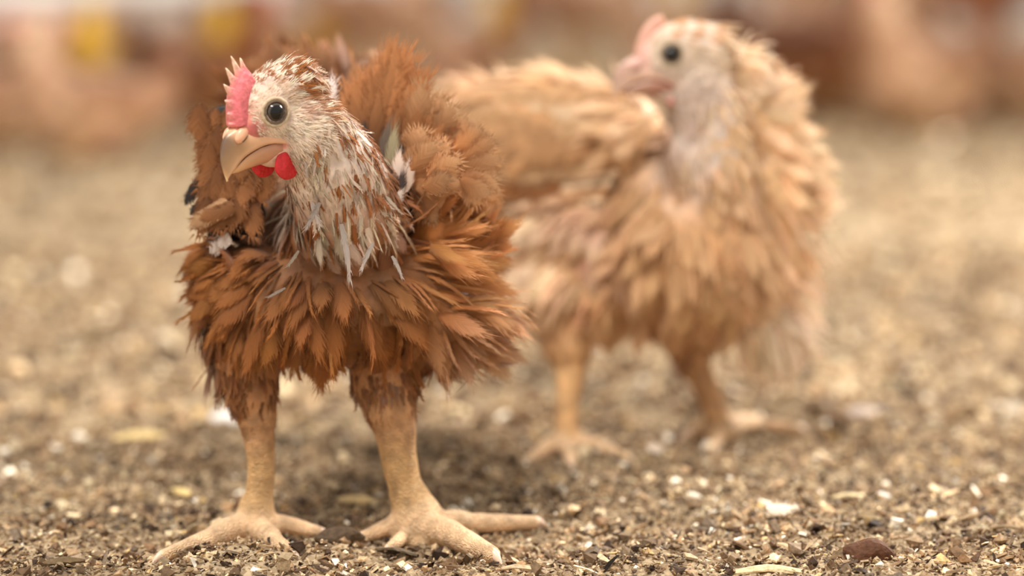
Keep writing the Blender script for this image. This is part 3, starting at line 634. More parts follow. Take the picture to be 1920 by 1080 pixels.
# ================================================================== FRONT HEN
def build_hen1():
    root = empty('hen', tuple(G(620, 1010)))
    tag(root, 'rust brown hen in front with ruffled breast, pink comb and red wattle', 'hen')
    b = Bird(P1, 3, .0016); s = P1.s; pe = b.pe
    # torso
    pe(640, 560, 120, 205, 122, 150, RUSTD); pe(470, 590, 110, 86, 74, 90, RUSTD); pe(835, 600, 110, 86, 78, 90, RUSTD); pe(600, 590, 60, 140, 90, 90, RUSTD); pe(770, 540, 120, 110, 105, 100, RUSTD); pe(480, 550, 120, 95, 100, 90, RUSTD)
    pe(640, 520, 300, 190, 150, 190, RUSTD); pe(650, 400, 300, 170, 150, 200, BROWND); pe(660, 330, 420, 130, 120, 180, BROWND); pe(650, 420, 560, 120, 110, 160, BROWND)
    pe(690, 225, 430, 80, 105, 110, BROWND); pe(560, 172, 600, 125, 66, 100, BROWND); pe(830, 455, 110, 64, 78, 60, RUST); pe(405, 490, 130, 36, 56, 50, RUSTD)
    # neck
    b.chain([(640, 460, 130, 120, RUSTD), (655, 400, 60, 108, RUST), (630, 330, 0, 92, GREYW), (594, 270, -40, 80, GREYW), (560, 235, -60, 68, GREYW)])
    # head
    h = Head(P1(506, 212, -90), (-.66, -.70, -.25), s)
    h.volumes(b, srgb(214, 150, 130), srgb(222, 198, 180))
    # legs
    SK = srgb(196, 150, 108)
    b.chain([(480, 590, 150, 90, BROWN), (464, 680, 120, 66, BROWN), (470, 730, 105, 54, BROWN), (480, 772, 100, 42, SK), (485, 812, 98, 32, SK), (490, 870, 95, 28, LEG), (486, 925, 92, 28, LEG), (480, 955, 88, 36, LEG), (478, 980, 84, 44, LEGP), (478, 998, 80, 44, LEGP)])
    b.chain([(740, 600, 150, 100, BROWN), (720, 690, 118, 70, BROWN), (726, 750, 105, 54, SK), (740, 800, 98, 42, SK), (746, 850, 95, 37, LEG), (758, 905, 92, 34, LEG), (772, 945, 88, 42, LEG), (784, 975, 82, 52, LEGP), (790, 996, 74, 50, LEGP)])
    claws = []
    def toe(start, mid, tip, r0, r1, lift=10, cl=26):
        p0 = P1(*start); t = G(*tip); m_ = G(*mid); r0 *= .9; r1 *= .88
        z0 = p0[2]
        pts = [(p0, r0*s, LEGP), (p0*.45+m_*.55+np.array([0, 0, lift*s*.6+r0*s*.45]), (r0*.8+.2*r1)*s, LEGP), (m_+np.array([0, 0, (r0+r1)/2*s*.9+lift*s*.3]), (r0*.55+r1*.45)*s, LEGP), (t+np.array([0, 0, r1*s*.9]), r1*s, LEGP)]
        b.chain(pts, world=True); d = unit(pts[3][0]-pts[2][0]); claws.append((pts[3][0]+d*r1*s*.3, d, cl*s, r1*s*.72))
    toe((458, 990, 70), (390, 1034), (306, 1054), 32, 15); toe((488, 998, 60), (520, 1042), (548, 1052), 27, 17, cl=24); toe((500, 992, 90), (545, 1002), (600, 1008), 24, 14)
    toe((470, 990, 100), (450, 985), (430, 978), 20, 10)
    toe((762, 986, 70), (725, 1008), (682, 1018), 25, 15); toe((808, 994, 50), (866, 1036), (922, 1057), 33, 21, cl=30); toe((815, 985, 80), (890, 1000), (1000, 992), 28, 17, cl=28)
    toe((765, 1012, 60), (745, 1030), (728, 1036), 18, 11, cl=10)
    b.pe(482, 1008, 66, 44, 16, 40, LEG); b.pe(788, 1012, 58, 56, 16, 46, LEG)
    def facecol(co, col):
        L = h.Lc(co); r = np.linalg.norm(L, axis=1); near = r < 125
        f, sd, u = L[:, 0], np.abs(L[:, 1]), L[:, 2]
        pink = np.clip(1-np.hypot(f-74, u+8)/36, 0, 1)*near; col = col*(1-pink[:, None])+srgb(206, 110, 108)*pink[:, None]
        gape = np.clip(1-np.hypot(f-16, u+56)/10, 0, 1)*near; return col*(1-gape[:, None])+srgb(200, 96, 84)*gape[:, None]
    b.keep.append(facecol)
    body = b.grow(None); kids = [body]
    kids += h.parts(None, PAL1)
    for c in claws: kids.append(claw(*c, None, srgb(236, 206, 180)))
    # face feathers
    def fc(L, rng):
        f, sd, u = L[:, 0], np.abs(L[:, 1]), L[:, 2]; n = len(f)
        nz = np.sin(f*.11+u*.15+1.2*np.sin(sd*.12))*np.sin(u*.21-f*.09+2)*1.3+rng.normal(0, .22, n)
        brow = ((f > 34) & (u > 30)); crown = 1/(1+np.exp(-((u*1.0-.60*f-.20*sd)-22)/7)); nape = 1/(1+np.exp(-(-f-44+.25*u)/8)); k = np.clip(np.maximum(np.maximum(crown, nape), brow*.8), 0, 1)
        ring = np.exp(-((np.hypot(f-18, u-16)-37)/11)**2)*(sd > 20)
        k = k*(1-.8*ring)*(nz > -.45); k = np.where(rng.random(n) < .05, 1-k, k)
        low = np.clip((-u-20)/60, 0, 1); pale = CREAM*(1-.35*low[:, None])+srgb(196, 172, 150)*.35*low[:, None]
        ear = np.exp(-((f+28)/12)**2-((u+2)/16)**2)*(sd > 20); pale = pale*(1-.7*ear[:, None])+srgb(170, 110, 80)*.7*ear[:, None]
        gr = np.where((rng.random(n) < .08+.16*low)[:, None], .5, 1.0)*1.12*(1-.24*(np.sin(f*.33+u*.2)*np.sin(u*.41-f*.17) > .35))[:, None]
        c = pale*gr*(1-k[:, None])+RUST*k[:, None]*rng.uniform(.75, 1.3, (n, 1)); return np.clip(c*rng.uniform(.88, 1.15, (n, 1)), 0, 1)
    kids.append(h.fuzz(b, None, fc, cover=9))
    # plumage guides  u,v,w, du,dv,dw, L,W,lift, root, tip, kind
    g = b.g
    g(560, 330, -60, 0, 1, .1, 34, 13, 12, GREYW, CREAM, 'fluff'); g(600, 350, -60, .15, 1, 0, 36, 14, 12, srgb(190, 150, 126), CREAM, 'fluff'); g(650, 300, 0, .5, 1, .2, 36, 13, 12, RUST, RUSTL, 'fluff')
    g(660, 350, -20, .45, 1, 0, 38, 15, 14, srgb(206, 190, 176), RUST, 'fluff'); g(650, 230, 60, .6, .9, .3, 38, 13, 12, RUST, RUSTL, 'fluff'); g(600, 160, 40, .7, .4, .6, 34, 13, 12, RUST, CREAM, 'fluff')
    g(700, 390, 0, .8, .6, 0, 44, 18, 18, CREAM, CREAM, 'fluff'); g(620, 400, -40, .1, 1, -.1, 60, 18, 10, srgb(196, 168, 150), RUST, 'fluff'); g(560, 400, -20, -.25, 1, -.1, 84, 27, 10, RUSTD, RUST, 'plume')
    g(610, 430, -40, 0, 1, -.3, 70, 30, 24, RUSTD, RUST, 'plume'); g(680, 440, -20, .5, 1, -.2, 70, 30, 24, RUSTD, RUST, 'plume'); g(540, 440, 0, -.5, 1, -.2, 70, 30, 24, RUSTD, RUST, 'plume'); g(600, 480, -30, 0, 1, -.3, 110, 49, 10, RUSTD, RUST, 'plume'); g(500, 460, 20, -.7, .7, -.1, 115, 55, 16, RUSTD, RUST, 'plume'); g(420, 480, 80, -.9, .45, 0, 89, 55, 22, RUST, RUSTD, 'plume')
    g(700, 470, -10, .5, .8, -.2, 144, 52, 14, RUSTD, RUST, 'plume'); g(850, 400, 90, .45, -1, .1, 96, 52, 24, RUST, RUSTL, 'plume'); g(790, 400, 60, .1, -1, .1, 96, 43, 20, RUST, RUST, 'plume'); g(880, 450, 110, 1, -.25, .1, 108, 52, 28, RUST, RUSTL, 'plume'); g(780, 450, 40, 1, .1, -.1, 156, 52, 26, RUST, RUSTL, 'plume'); g(840, 470, 80, 1, .12, .1, 156, 55, 30, RUST, RUSTL, 'plume'); g(860, 540, 100, 1, .3, .1, 144, 55, 32, RUST, RUSTL, 'plume')
    g(850, 620, 120, .85, .7, .1, 132, 52, 30, RUST, CREAM*.8, 'plume'); g(780, 650, 110, .5, 1, .1, 120, 55, 18, RUSTD, RUST, 'plume'); g(620, 570, -40, 0, 1, -.1, 144, 66, 12, RUSTD, RUST, 'plume'); g(520, 580, 20, -.25, 1, 0, 144, 65, 14, RUSTD, RUST, 'plume')
    g(720, 580, 0, .25, 1, 0, 144, 65, 12, RUSTD, RUST, 'plume'); g(420, 560, 100, -.8, .7, .1, 101, 52, 24, RUSTD, RUST, 'plume'); g(430, 630, 110, -.5, 1, .2, 120, 52, 18, RUSTD, RUST, 'plume'); g(600, 660, 20, 0, 1, .5, 108, 59, 8, RUSTD, RUST, 'plume')
    g(600, 670, 180, 0, .4, 1, 108, 59, 6, RUSTD, RUST, 'plume'); g(640, 660, 350, 0, .3, 1, 108, 59, 8, BROWND, BROWN, 'plume')
    g(830, 540, 320, .6, .5, .8, 132, 59, 14, BROWND, BROWN, 'plume'); g(450, 540, 320, -.6, .5, .8, 132, 59, 14, BROWND, BROWN, 'plume'); g(640, 250, 300, 0, -.3, 1, 96, 52, 12, BROWND, BROWN, 'plume'); g(720, 230, 340, .25, -1, .3, 120, 55, 20, BROWN, TAN, 'plume')
    g(760, 240, 420, .4, -.9, .4, 120, 55, 20, BROWN, BROWN, 'plume'); g(640, 190, 420, 0, -.6, 1, 108, 52, 14, BROWND, BROWN, 'plume'); g(560, 160, 500, -.5, -.6, .7, 108, 52, 16, BROWND, BROWN, 'plume'); g(600, 150, 620, 0, -.6, .8, 132, 55, 12, BROWND, BROWN, 'plume')
    g(650, 400, 720, 0, 0, 1, 144, 59, 12, BROWND, BROWN, 'plume'); g(650, 520, 650, 0, .5, 1, 132, 59, 10, RUSTD, RUST, 'plume'); g(780, 380, 480, .3, .2, 1, 132, 59, 10, BROWND, BROWN, 'plume'); g(520, 380, 480, -.3, .2, 1, 132, 59, 10, BROWND, BROWN, 'plume')
    g(470, 690, 60, 0, 1, 0, 52, 24, 8, BROWND, BROWN, 'fluff'); g(468, 690, 190, 0, 1, .2, 52, 26, 8, BROWND, BROWN, 'fluff'); g(475, 745, 50, 0, 1, 0, 40, 22, 8, BROWND, BROWN, 'fluff', 1.3); g(484, 782, 60, 0, 1, 0, 24, 12, 8, BROWN, SK, 'fluff', .8); g(700, 690, 60, 0, 1, 0, 50, 24, 8, BROWND, BROWN, 'fluff')
    g(770, 700, 100, .4, 1, 0, 56, 26, 14, RUSTD, BROWN, 'fluff'); g(722, 745, 45, 0, 1, 0, 40, 22, 8, srgb(150, 124, 104), BROWN, 'fluff', 1.2); g(735, 785, 55, 0, 1, 0, 24, 12, 8, BROWN, SK, 'fluff', .7); g(740, 750, 180, 0, 1, .3, 30, 16, 6, BROWND, BROWN, 'fluff', .6)
    for q in ((488, 820, 60), (490, 880, 70), (480, 960, 60), (744, 820, 60), (760, 900, 60), (780, 960, 50), (490, 860, 130), (750, 870, 130)): g(*q, 0, 1, 0, 20, 8, 0, BROWN, BROWN, 'none')
    ex = lambda p: (np.linalg.norm(h.Lc(p)*np.array([1, 1, .85]), axis=1) < 98) | (h.Lc(p)[:, 0] > 40) & (np.linalg.norm(h.Lc(p), axis=1) < 160) | (p[:, 2] < P1(0, 795, 90)[2])
    def mott(p, C0, C1, rng):
        q = (p-P1(640, 330, 0))/s; r_ = np.hypot(q[:, 0]*.9, q[:, 2]); k = np.clip((138-r_)/35, 0, 1)*(p[:, 1] < P1(0, 0, 170)[1])
        nz = np.sin(q[:, 0]*.10+q[:, 2]*.05+q[:, 1]*.04)+np.sin(q[:, 2]*.13-q[:, 0]*.06+2)+rng.normal(0, .3, len(p))
        side = np.clip((q[:, 0]+20)/60, 0, 1); rusty = (nz > 1.2-1.9*side)[:, None]
        t = np.where(rusty, RUST*1.15, CREAM*.86*np.where(rng.random(len(p)) < .3, .7, 1)[:, None]); low = (q[:, 2] < -40)&(q[:, 0] > 10); t = np.where(low[:, None] & (nz < 1.0)[:, None], CREAM, t)
        return C0*(1-k[:, None]*.8)+t*.8*k[:, None]*.9, C1*(1-k[:, None])+t*k[:, None]
    b.colfn = mott
    kids.append(b.plumage('body_plumage', None, cover=9.0, cand=120000, exclude=ex, cvar=.08))
    kids.append(b.down_pass(ex, 3.4, 60000))
    # wings: a folded wing either side, every feather its own part
    rng = np.random.default_rng(8)
    def wing(name, core, rows):
        wv, wf = [], []; iv, jf = ico(); off = 0
        for (u, v, w_, a, c_, d_) in core:
            wv.append(P1(u, v, w_)+iv*np.array([a, d_, c_])*s); wf.append(jf+off); off += len(iv)
        wo = mesh_obj(name, np.concatenate(wv), np.concatenate(wf), M_SKIN, None, np.tile(BROWND, (off, 1)))
        md = wo.modifiers.new('r', 'REMESH'); md.mode = 'VOXEL'; md.voxel_size = .002
        for nm, (u0, v0, w0), (u1, v1, w1), Wd, bend, c0, c1, kind, nrm in rows:
            single_feather(nm, P1(u0, v0, w0), P1(u1, v1, w1), nrm, Wd*s, bend, c0*np.exp(rng.normal(0, .16)), c1*np.exp(rng.normal(0, .2)), kind, rng, wo)
        return wo
    rows = []
    # bird's left wing, on the right of the head: coverts fan out and up
    for ring, (r0, r1, n, Wd, wz, a0, a1, ca, cb) in enumerate(((70, 190, 13, 62, 90, -75, 48, BROWN, TAN), (50, 150, 12, 56, 60, -80, 40, BROWN, BROWN), (30, 112, 10, 56, 34, -80, 60, BROWN, TAN), (10, 72, 8, 44, 14, -85, 25, BROWN, TAN))):
        for i in range(n):
            a = math.radians(a0+(a1-a0)*(i+rng.uniform(-.3, .3))/(n-1)); ce = (765, 335)
            k = 1-.12*abs(math.sin(a)) ; st = (ce[0]+math.cos(a)*r0*.8, ce[1]+math.sin(a)*r0, wz+30); en = (ce[0]+math.cos(a)*r1*.93*k, ce[1]+math.sin(a)*r1*k*rng.uniform(.9, 1.08), wz+rng.uniform(-10, 20))
            rows.append(('covert_feather', st, en, Wd*rng.uniform(.8, 1.2), .22, ca, cb, 'plume' if ring % 2 else 'soft', (math.cos(a)*.35, -.9, -math.sin(a)*.25+.1)))
    for i in range(16):              # tall soft feathers raised over the back
        x = 668+i*11+rng.uniform(-6, 6); top = 62+20*abs(i-7)**1.1*.5+rng.uniform(-6, 18)
        rows.append(('raised_feather', (700+(x-740)*.5, 270+rng.uniform(-20, 20), 150), (x, top, 175+rng.uniform(-40, 40)), 62*rng.uniform(.8, 1.2), .12, BROWN, BROWN*1.15, 'soft', (.1, -1, .1)))
    for i in range(12):
        x = 664+i*12+rng.uniform(-6, 6); rows.append(('raised_feather', (700+(x-730)*.6, 330+rng.uniform(-10, 10), 130), (x+10, 165+rng.uniform(-25, 30)+i*3, 150+rng.uniform(-20, 20)), 52*rng.uniform(.8, 1.2), .1, BROWND, BROWN, 'soft', (.1, -1, .1)))
    for (a_, b_, c_) in (((672, 300, 60), (655, 190, 70), DARK), ((690, 320, 60), (694, 210, 80), DARK), ((715, 330, 50), (722, 205, 60), srgb(110, 96, 84)), ((728, 340, 40), (738, 215, 50), srgb(150, 140, 112)), ((745, 350, 40), (752, 270, 30), GREYW), ((760, 360, 30), (775, 285, 20), GREYW), ((735, 390, 10), (770, 310, 10), DARK*1.5), ((720, 400, 0), (760, 345, 0), GREYW)):
        rows.append(('quill_feather', a_, b_, 34, .08, c_*1.1, c_*1.2, 'plume', (.1, -1, .05)))
    for (a_, b_, wd) in (((862, 300, 70), (932, 262, 60), 46), ((860, 318, 60), (942, 292, 50), 48), ((862, 330, 50), (940, 330, 40), 50), ((862, 335, 40), (925, 362, 30), 52), ((868, 325, 55), (905, 386, 40), 50), ((850, 280, 70), (905, 238, 60), 46), ((800, 330, 0), (862, 288, 0), 54), ((790, 350, -10), (850, 340, -10), 54), ((770, 320, 0), (820, 262, 0), 50)):
        rows.append(('covert_feather', a_, b_, wd, .2, BROWN, TAN*.8, 'soft', (.3, -.9, .15)))
    lw = wing('wing', [(800, 320, 150, 75, 70, 70), (840, 310, 170, 55, 60, 60), (740, 290, 210, 60, 80, 60), (770, 390, 160, 70, 60, 70)], rows)
    lw['label'] = 'fanned brown wing with raised coverts beside the neck'
    rows = []
    for r_, (v0, n, Wd) in enumerate(((215, 5, 58), (255, 6, 58), (295, 6, 60), (335, 6, 60), (375, 5, 56))):
        for i in range(n):
            u = 365+(i+.5*(r_ % 2))*21+rng.uniform(-9, 9)+(r_*2); vj = rng.uniform(-16, 16)
            rows.append(('covert_feather', (u+18, v0-20+vj, 95-r_*6), (u-6+rng.uniform(-14, 10), v0+60+vj+rng.uniform(-8, 8), 62-r_*8+abs(i-3)*6), Wd*rng.uniform(.7, 1.1), .25, BROWND, BROWN, 'soft', (-.2, -1, .1)))
    for (a_, b_, c_, wd) in (((380, 330, 90), (344, 385, 80), DARK, 26), ((390, 370, 80), (352, 400, 80), DARK, 22), ((430, 380, 50), (358, 432, 50), TAN, 40), ((440, 385, 45), (375, 420, 45), BROWN, 34), ((430, 400, 60), (385, 455, 60), DARK, 30), ((430, 440, 60), (388, 470, 60), GREYW, 36)):
        rows.append(('flight_feather', a_, b_, wd, .1, c_*.8, c_, 'quill', (-.1, -1, .2)))
    rw = wing('wing', [(420, 270, 150, 52, 75, 60), (415, 350, 140, 48, 70, 60), (450, 400, 130, 50, 60, 60)], rows)
    rw['label'] = 'folded dark brown wing with dark quill tips'
    kids += [lw, rw]
    # stray pale feathers on the breast
    for (a_, b_, c_, wd) in (((640, 420, -75), (665, 530, -110), GREYW, 26), ((585, 380, -90), (600, 430, -105), GREYW, 24), ((700, 455, -60), (672, 510, -90), GREYW, 18), ((735, 480, -50), (760, 520, -70), GREYW, 16), ((560, 470, -70), (540, 505, -80), CREAM*.6, 14), ((535, 540, -60), (498, 560, -60), GREYW*.8, 12), ((600, 380, -95), (570, 440, -100), GREYW*.8, 20)):
        kids.append(single_feather('pale_feather', P1(*a_), P1(*b_), (0, -1, .2), wd*1.2*s, .1, c_*.5, c_*.72, 'fluff', rng, None))
    kids.append(single_feather('pale_feather', P1(600, 215, 60), P1(628, 128, 90), (.1, -1, .1), 56*s, .1, GREYW, srgb(240, 228, 226), 'plume', rng, None))
    adopt(root, kids)
build_hen1()

# ================================================================== SECOND HEN
def build_hen2():
    root = empty('hen', tuple(G(1220, 845)))
    tag(root, 'buff hen standing behind, head turned left, fluffy pale breast', 'hen')
    b = Bird(P2, 4, .0022); s = P2.s; pe = b.pe
    pe(1310, 480, 40, 165, 150, 130, BUFFD); pe(1280, 400, 120, 150, 150, 150, BUFFD); pe(1130, 430, 220, 190, 150, 180, BUFFD); pe(1010, 400, 380, 150, 140, 170, BUFFD)
    pe(1440, 360, 70, 70, 150, 80, BUFF); pe(1420, 240, 60, 50, 110, 60, BUFF); pe(1450, 480, 80, 60, 100, 80, BUFF); pe(1395, 165, 40, 42, 80, 50, BUFFL); pe(1440, 600, 90, 68, 70, 66, CREAM)
    pe(1030, 245, 220, 190, 116, 110, BUFF, tilt=-.03); pe(900, 240, 400, 110, 90, 120, BUFF); pe(1170, 260, 120, 80, 90, 80, BUFF); pe(900, 300, 420, 120, 110, 130, BUFF); pe(1060, 520, 150, 90, 80, 100, BUFFD); pe(1290, 560, 50, 120, 70, 110, BUFFD); pe(1160, 555, 140, 130, 66, 110, BUFFD); pe(1050, 570, 150, 76, 62, 80, BUFFD)
    b.chain([(1340, 400, 40, 110, BUFFD), (1335, 310, 0, 84, GREYW), (1325, 230, -20, 68, GREYW), (1300, 160, -30, 62, GREYW)])
    h = Head(P2(1262, 112, -45), (-.93, -.34, .08), s*.86)
    h.volumes(b, srgb(224, 180, 164), srgb(232, 212, 198))
    SK = srgb(214, 170, 120)
    b.chain([(1050, 560, 150, 80, BUFFD), (1064, 640, 100, 48, BUFFD), (1070, 690, 80, 30, SK), (1064, 750, 60, 23, SK), (1063, 800, 50, 25, SK), (1068, 835, 40, 30, SK)])
    b.chain([(1290, 590, 140, 70, BUFFD), (1292, 650, 120, 38, BUFFD), (1312, 700, 110, 26, srgb(184, 142, 100)), (1335, 755, 105, 25, srgb(184, 142, 100)), (1350, 795, 100, 28, SK), (1352, 812, 95, 24, SK)])
    claws = []
    def toe(st, mid, tip, r0, r1):
        p0 = P2(*st); t = G(*tip); m_ = G(*mid)
        pts = [(p0, r0*s, LEGP), (p0*.4+m_*.6+np.array([0, 0, r0*s*.8]), r0*.85*s, LEGP), (m_+np.array([0, 0, r0*s*.8]), (r0+r1)/2*s, LEGP), (t+np.array([0, 0, r1*s*.9]), r1*s, LEGP)]
        b.chain(pts, world=True); d = unit(pts[3][0]-pts[2][0]); claws.append((pts[3][0]+d*r1*s*.3, d, 22*s, r1*s*.72))
    toe((1055, 835, 40), (1020, 862), (990, 880), 22, 13); toe((1085, 838, 40), (1135, 858), (1175, 868), 20, 11); toe((1068, 845, 30), (1070, 868), (1072, 880), 20, 12); toe((1070, 835, 60), (1085, 828), (1095, 824), 16, 9)
    toe((1365, 805, 90), (1420, 815), (1495, 818), 24, 14); toe((1340, 812, 90), (1310, 825), (1285, 830), 20, 12); toe((1350, 815, 80), (1345, 838), (1342, 850), 18, 11); toe((1355, 805, 110), (1365, 798), (1375, 795), 14, 8)
    body = b.grow(None); kids = [body]; kids += h.parts(None, PAL2, wattle=.3, combk=.06)
    for c in claws: kids.append(claw(*c, None, srgb(230, 200, 170)))
    def fc(L, rng):
        f, sd, u = L[:, 0], np.abs(L[:, 1]), L[:, 2]; n = len(f)
        k = (1/(1+np.exp(-(u-42)/7)))*(np.sin(f*.15+u*.1)+rng.normal(0, .4, n) > .1)
        low = np.clip((10-u)/60, 0, 1); pale = CREAM*(1-.5*low[:, None])+srgb(206, 184, 176)*.5*low[:, None]
        return np.clip((pale*(1-k[:, None])+srgb(232, 178, 130)*k[:, None])*rng.uniform(.85, 1.1, (n, 1)), 0, 1)
    kids.append(h.fuzz(b, None, fc, cover=6, L0=16, W0=3.5))
    g = b.g
    g(1360, 230, -70, .2, 1, 0, 60, 30, 14, BUFF, BUFFL, 'plume'); g(1370, 320, -80, .2, 1, 0, 80, 36, 14, BUFF, BUFFL, 'plume'); g(1240, 340, -50, -.2, 1, 0, 80, 36, 14, BUFFD, BUFF, 'plume'); g(1430, 620, 40, .15, 1, .1, 90, 34, 18, CREAM, CREAM*1.1, 'fluff', 1.4); g(1480, 580, 60, .7, .8, .1, 90, 34, 18, CREAM, CREAM*1.1, 'fluff', 1.4); g(1290, 230, -60, 0, 1, 0, 50, 16, 12, GREYW, GREYW, 'fluff'); g(1310, 290, -60, 0, 1, -.1, 44, 18, 12, GREYW, BUFFL, 'fluff'); g(1380, 130, 0, .7, .8, .2, 50, 20, 20, BUFFL, CREAM, 'fluff'); g(1390, 180, 20, .9, -.3, .1, 96, 40, 25, BUFFL, CREAM, 'plume')
    g(1440, 200, 50, .9, -.4, .2, 108, 43, 25, BUFF, BUFFL, 'plume'); g(1480, 300, 60, 1, .1, .2, 108, 48, 25, BUFF, BUFFL, 'plume'); g(1490, 400, 70, 1, .2, .2, 120, 48, 28, BUFFL, CREAM, 'plume'); g(1490, 520, 80, .9, .6, .2, 132, 49, 28, BUFFL, CREAM, 'plume')
    g(1420, 600, 60, .5, 1, .1, 144, 52, 22, BUFFL, CREAM, 'plume'); g(1400, 300, -10, .3, 1, 0, 96, 40, 14, BUFF, BUFFL, 'plume'); g(1420, 450, 0, .4, 1, 0, 108, 48, 14, BUFFD, BUFF, 'plume'); g(1340, 400, -60, 0, 1, 0, 108, 48, 12, BUFFD, BUFF, 'plume')
    g(1300, 500, -80, 0, 1, 0, 108, 52, 12, BUFFD, BUFF, 'plume'); g(1230, 420, -30, -.2, 1, 0, 108, 48, 12, BUFFD, BUFF, 'plume'); g(1280, 600, 0, 0, 1, .4, 96, 48, 8, BUFFD, BUFFD, 'plume'); g(1350, 590, 0, .2, 1, .2, 96, 48, 8, BUFFD, BUFF, 'plume')
    g(1150, 540, 30, -.3, 1, .2, 108, 52, 10, BUFFD, BUFF, 'plume'); g(1040, 520, 60, -.5, 1, .2, 108, 52, 12, BUFFL, BUFFL, 'plume'); g(1000, 440, 100, -.9, .3, .3, 108, 52, 12, BUFFL, CREAM, 'plume'); g(1120, 440, 40, -.6, .8, .2, 96, 48, 10, srgb(216, 170, 150), BUFFL, 'plume')
    g(1180, 240, 40, -.8, .3, .3, 96, 52, 10, BUFF, BUFFL, 'plume'); g(1060, 220, 80, -1, .15, .3, 108, 59, 9, BUFF, BUFFD, 'plume'); g(950, 220, 150, -1, .1, .3, 108, 59, 9, BUFF, BUFFD, 'plume'); g(1075, 150, 200, -1, -.05, .4, 108, 55, 8, BUFF, BUFFL, 'plume'); g(1210, 290, 60, -.2, 1, .2, 96, 48, 6, BROWND, BROWN, 'plume')  # last guide: shadow between wing and neck, painted in as dark brown feathers
    g(1160, 330, 60, -.9, .5, .3, 108, 52, 8, BUFFD, BROWN, 'plume'); g(900, 350, 300, -1, .2, .5, 108, 59, 9, BUFF, BUFF, 'plume'); g(1000, 300, 600, -.7, .1, .7, 120, 59, 9, BUFF, BUFFD, 'plume'); g(1200, 400, 350, .2, .5, .8, 108, 59, 9, BUFF, BUFF, 'plume'); g(1450, 400, 200, .5, .3, .8, 108, 59, 12, BUFF, BUFFL, 'plume')
    g(1060, 590, 120, 0, 1, .1, 60, 30, 8, BUFFD, BUFFD, 'fluff'); g(1064, 650, 80, 0, 1, .1, 36, 18, 6, BUFFD, SK, 'fluff'); g(1292, 620, 120, 0, 1, .1, 60, 28, 8, BUFFD, BROWN, 'fluff')
    for q in ((1066, 700, 60), (1064, 760, 50), (1060, 820, 40), (1320, 720, 100), (1340, 770, 90)): g(*q, 0, 1, 0, 20, 8, 0, BROWN, BROWN, 'none')
    ex = lambda p: (np.linalg.norm(h.Lc(p)*np.array([1, 1, .85]), axis=1) < 98) | (h.Lc(p)[:, 0] > 40) & (np.linalg.norm(h.Lc(p), axis=1) < 160) | (p[:, 2] < P2(0, 700, 90)[2])
    kids.append(b.plumage('body_plumage', None, cover=7.5, cand=90000, exclude=ex, cvar=.05, tint=.015))
    kids.append(b.down_pass(ex, 3.0, 40000))
    rng = np.random.default_rng(18); iv, jf = ico()
    # folded wing with layered coverts and long flight feathers
    wo = mesh_obj('wing', P2(1020, 270, 135)+iv*np.array([150, 44, 82])*s, jf, M_SKIN, None, np.tile(BUFFD, (len(iv), 1)))
    for r_ in range(6):
        for i in range(8):
            u = 1180-i*34-r_*6+rng.uniform(-8, 8); v = 175+r_*30+rng.uniform(-6, 6)+i*1.5; wz = 52+i*7+abs(r_-3)*8
            c = (BUFF, BUFFL, BUFF, BUFFD, BUFF, BROWN)[r_]
            single_feather('covert_feather', P2(u+20, v-12, wz+8), P2(u-58, v+34, wz+6-r_*2), (-.1, -1, .25), 52*s, .2, c*.9, c*np.exp(rng.normal(0, .12)), 'soft', rng, wo)
    for i in range(9):
        c = (BUFFL, srgb(160, 130, 104), BUFFL, BROWN, TAN)[i % 5]
        single_feather('flight_feather', P2(1160-i*6, 325+i*10, 50), P2(935+i*6, 325+i*13, 130), (-.1, -1, .2), 30*s, .06, c, c, 'quill', rng, wo)
    wo['label'] = 'folded buff wing with grey barred flight feathers'
    kids.append(wo)
    adopt(root, kids)
build_hen2()

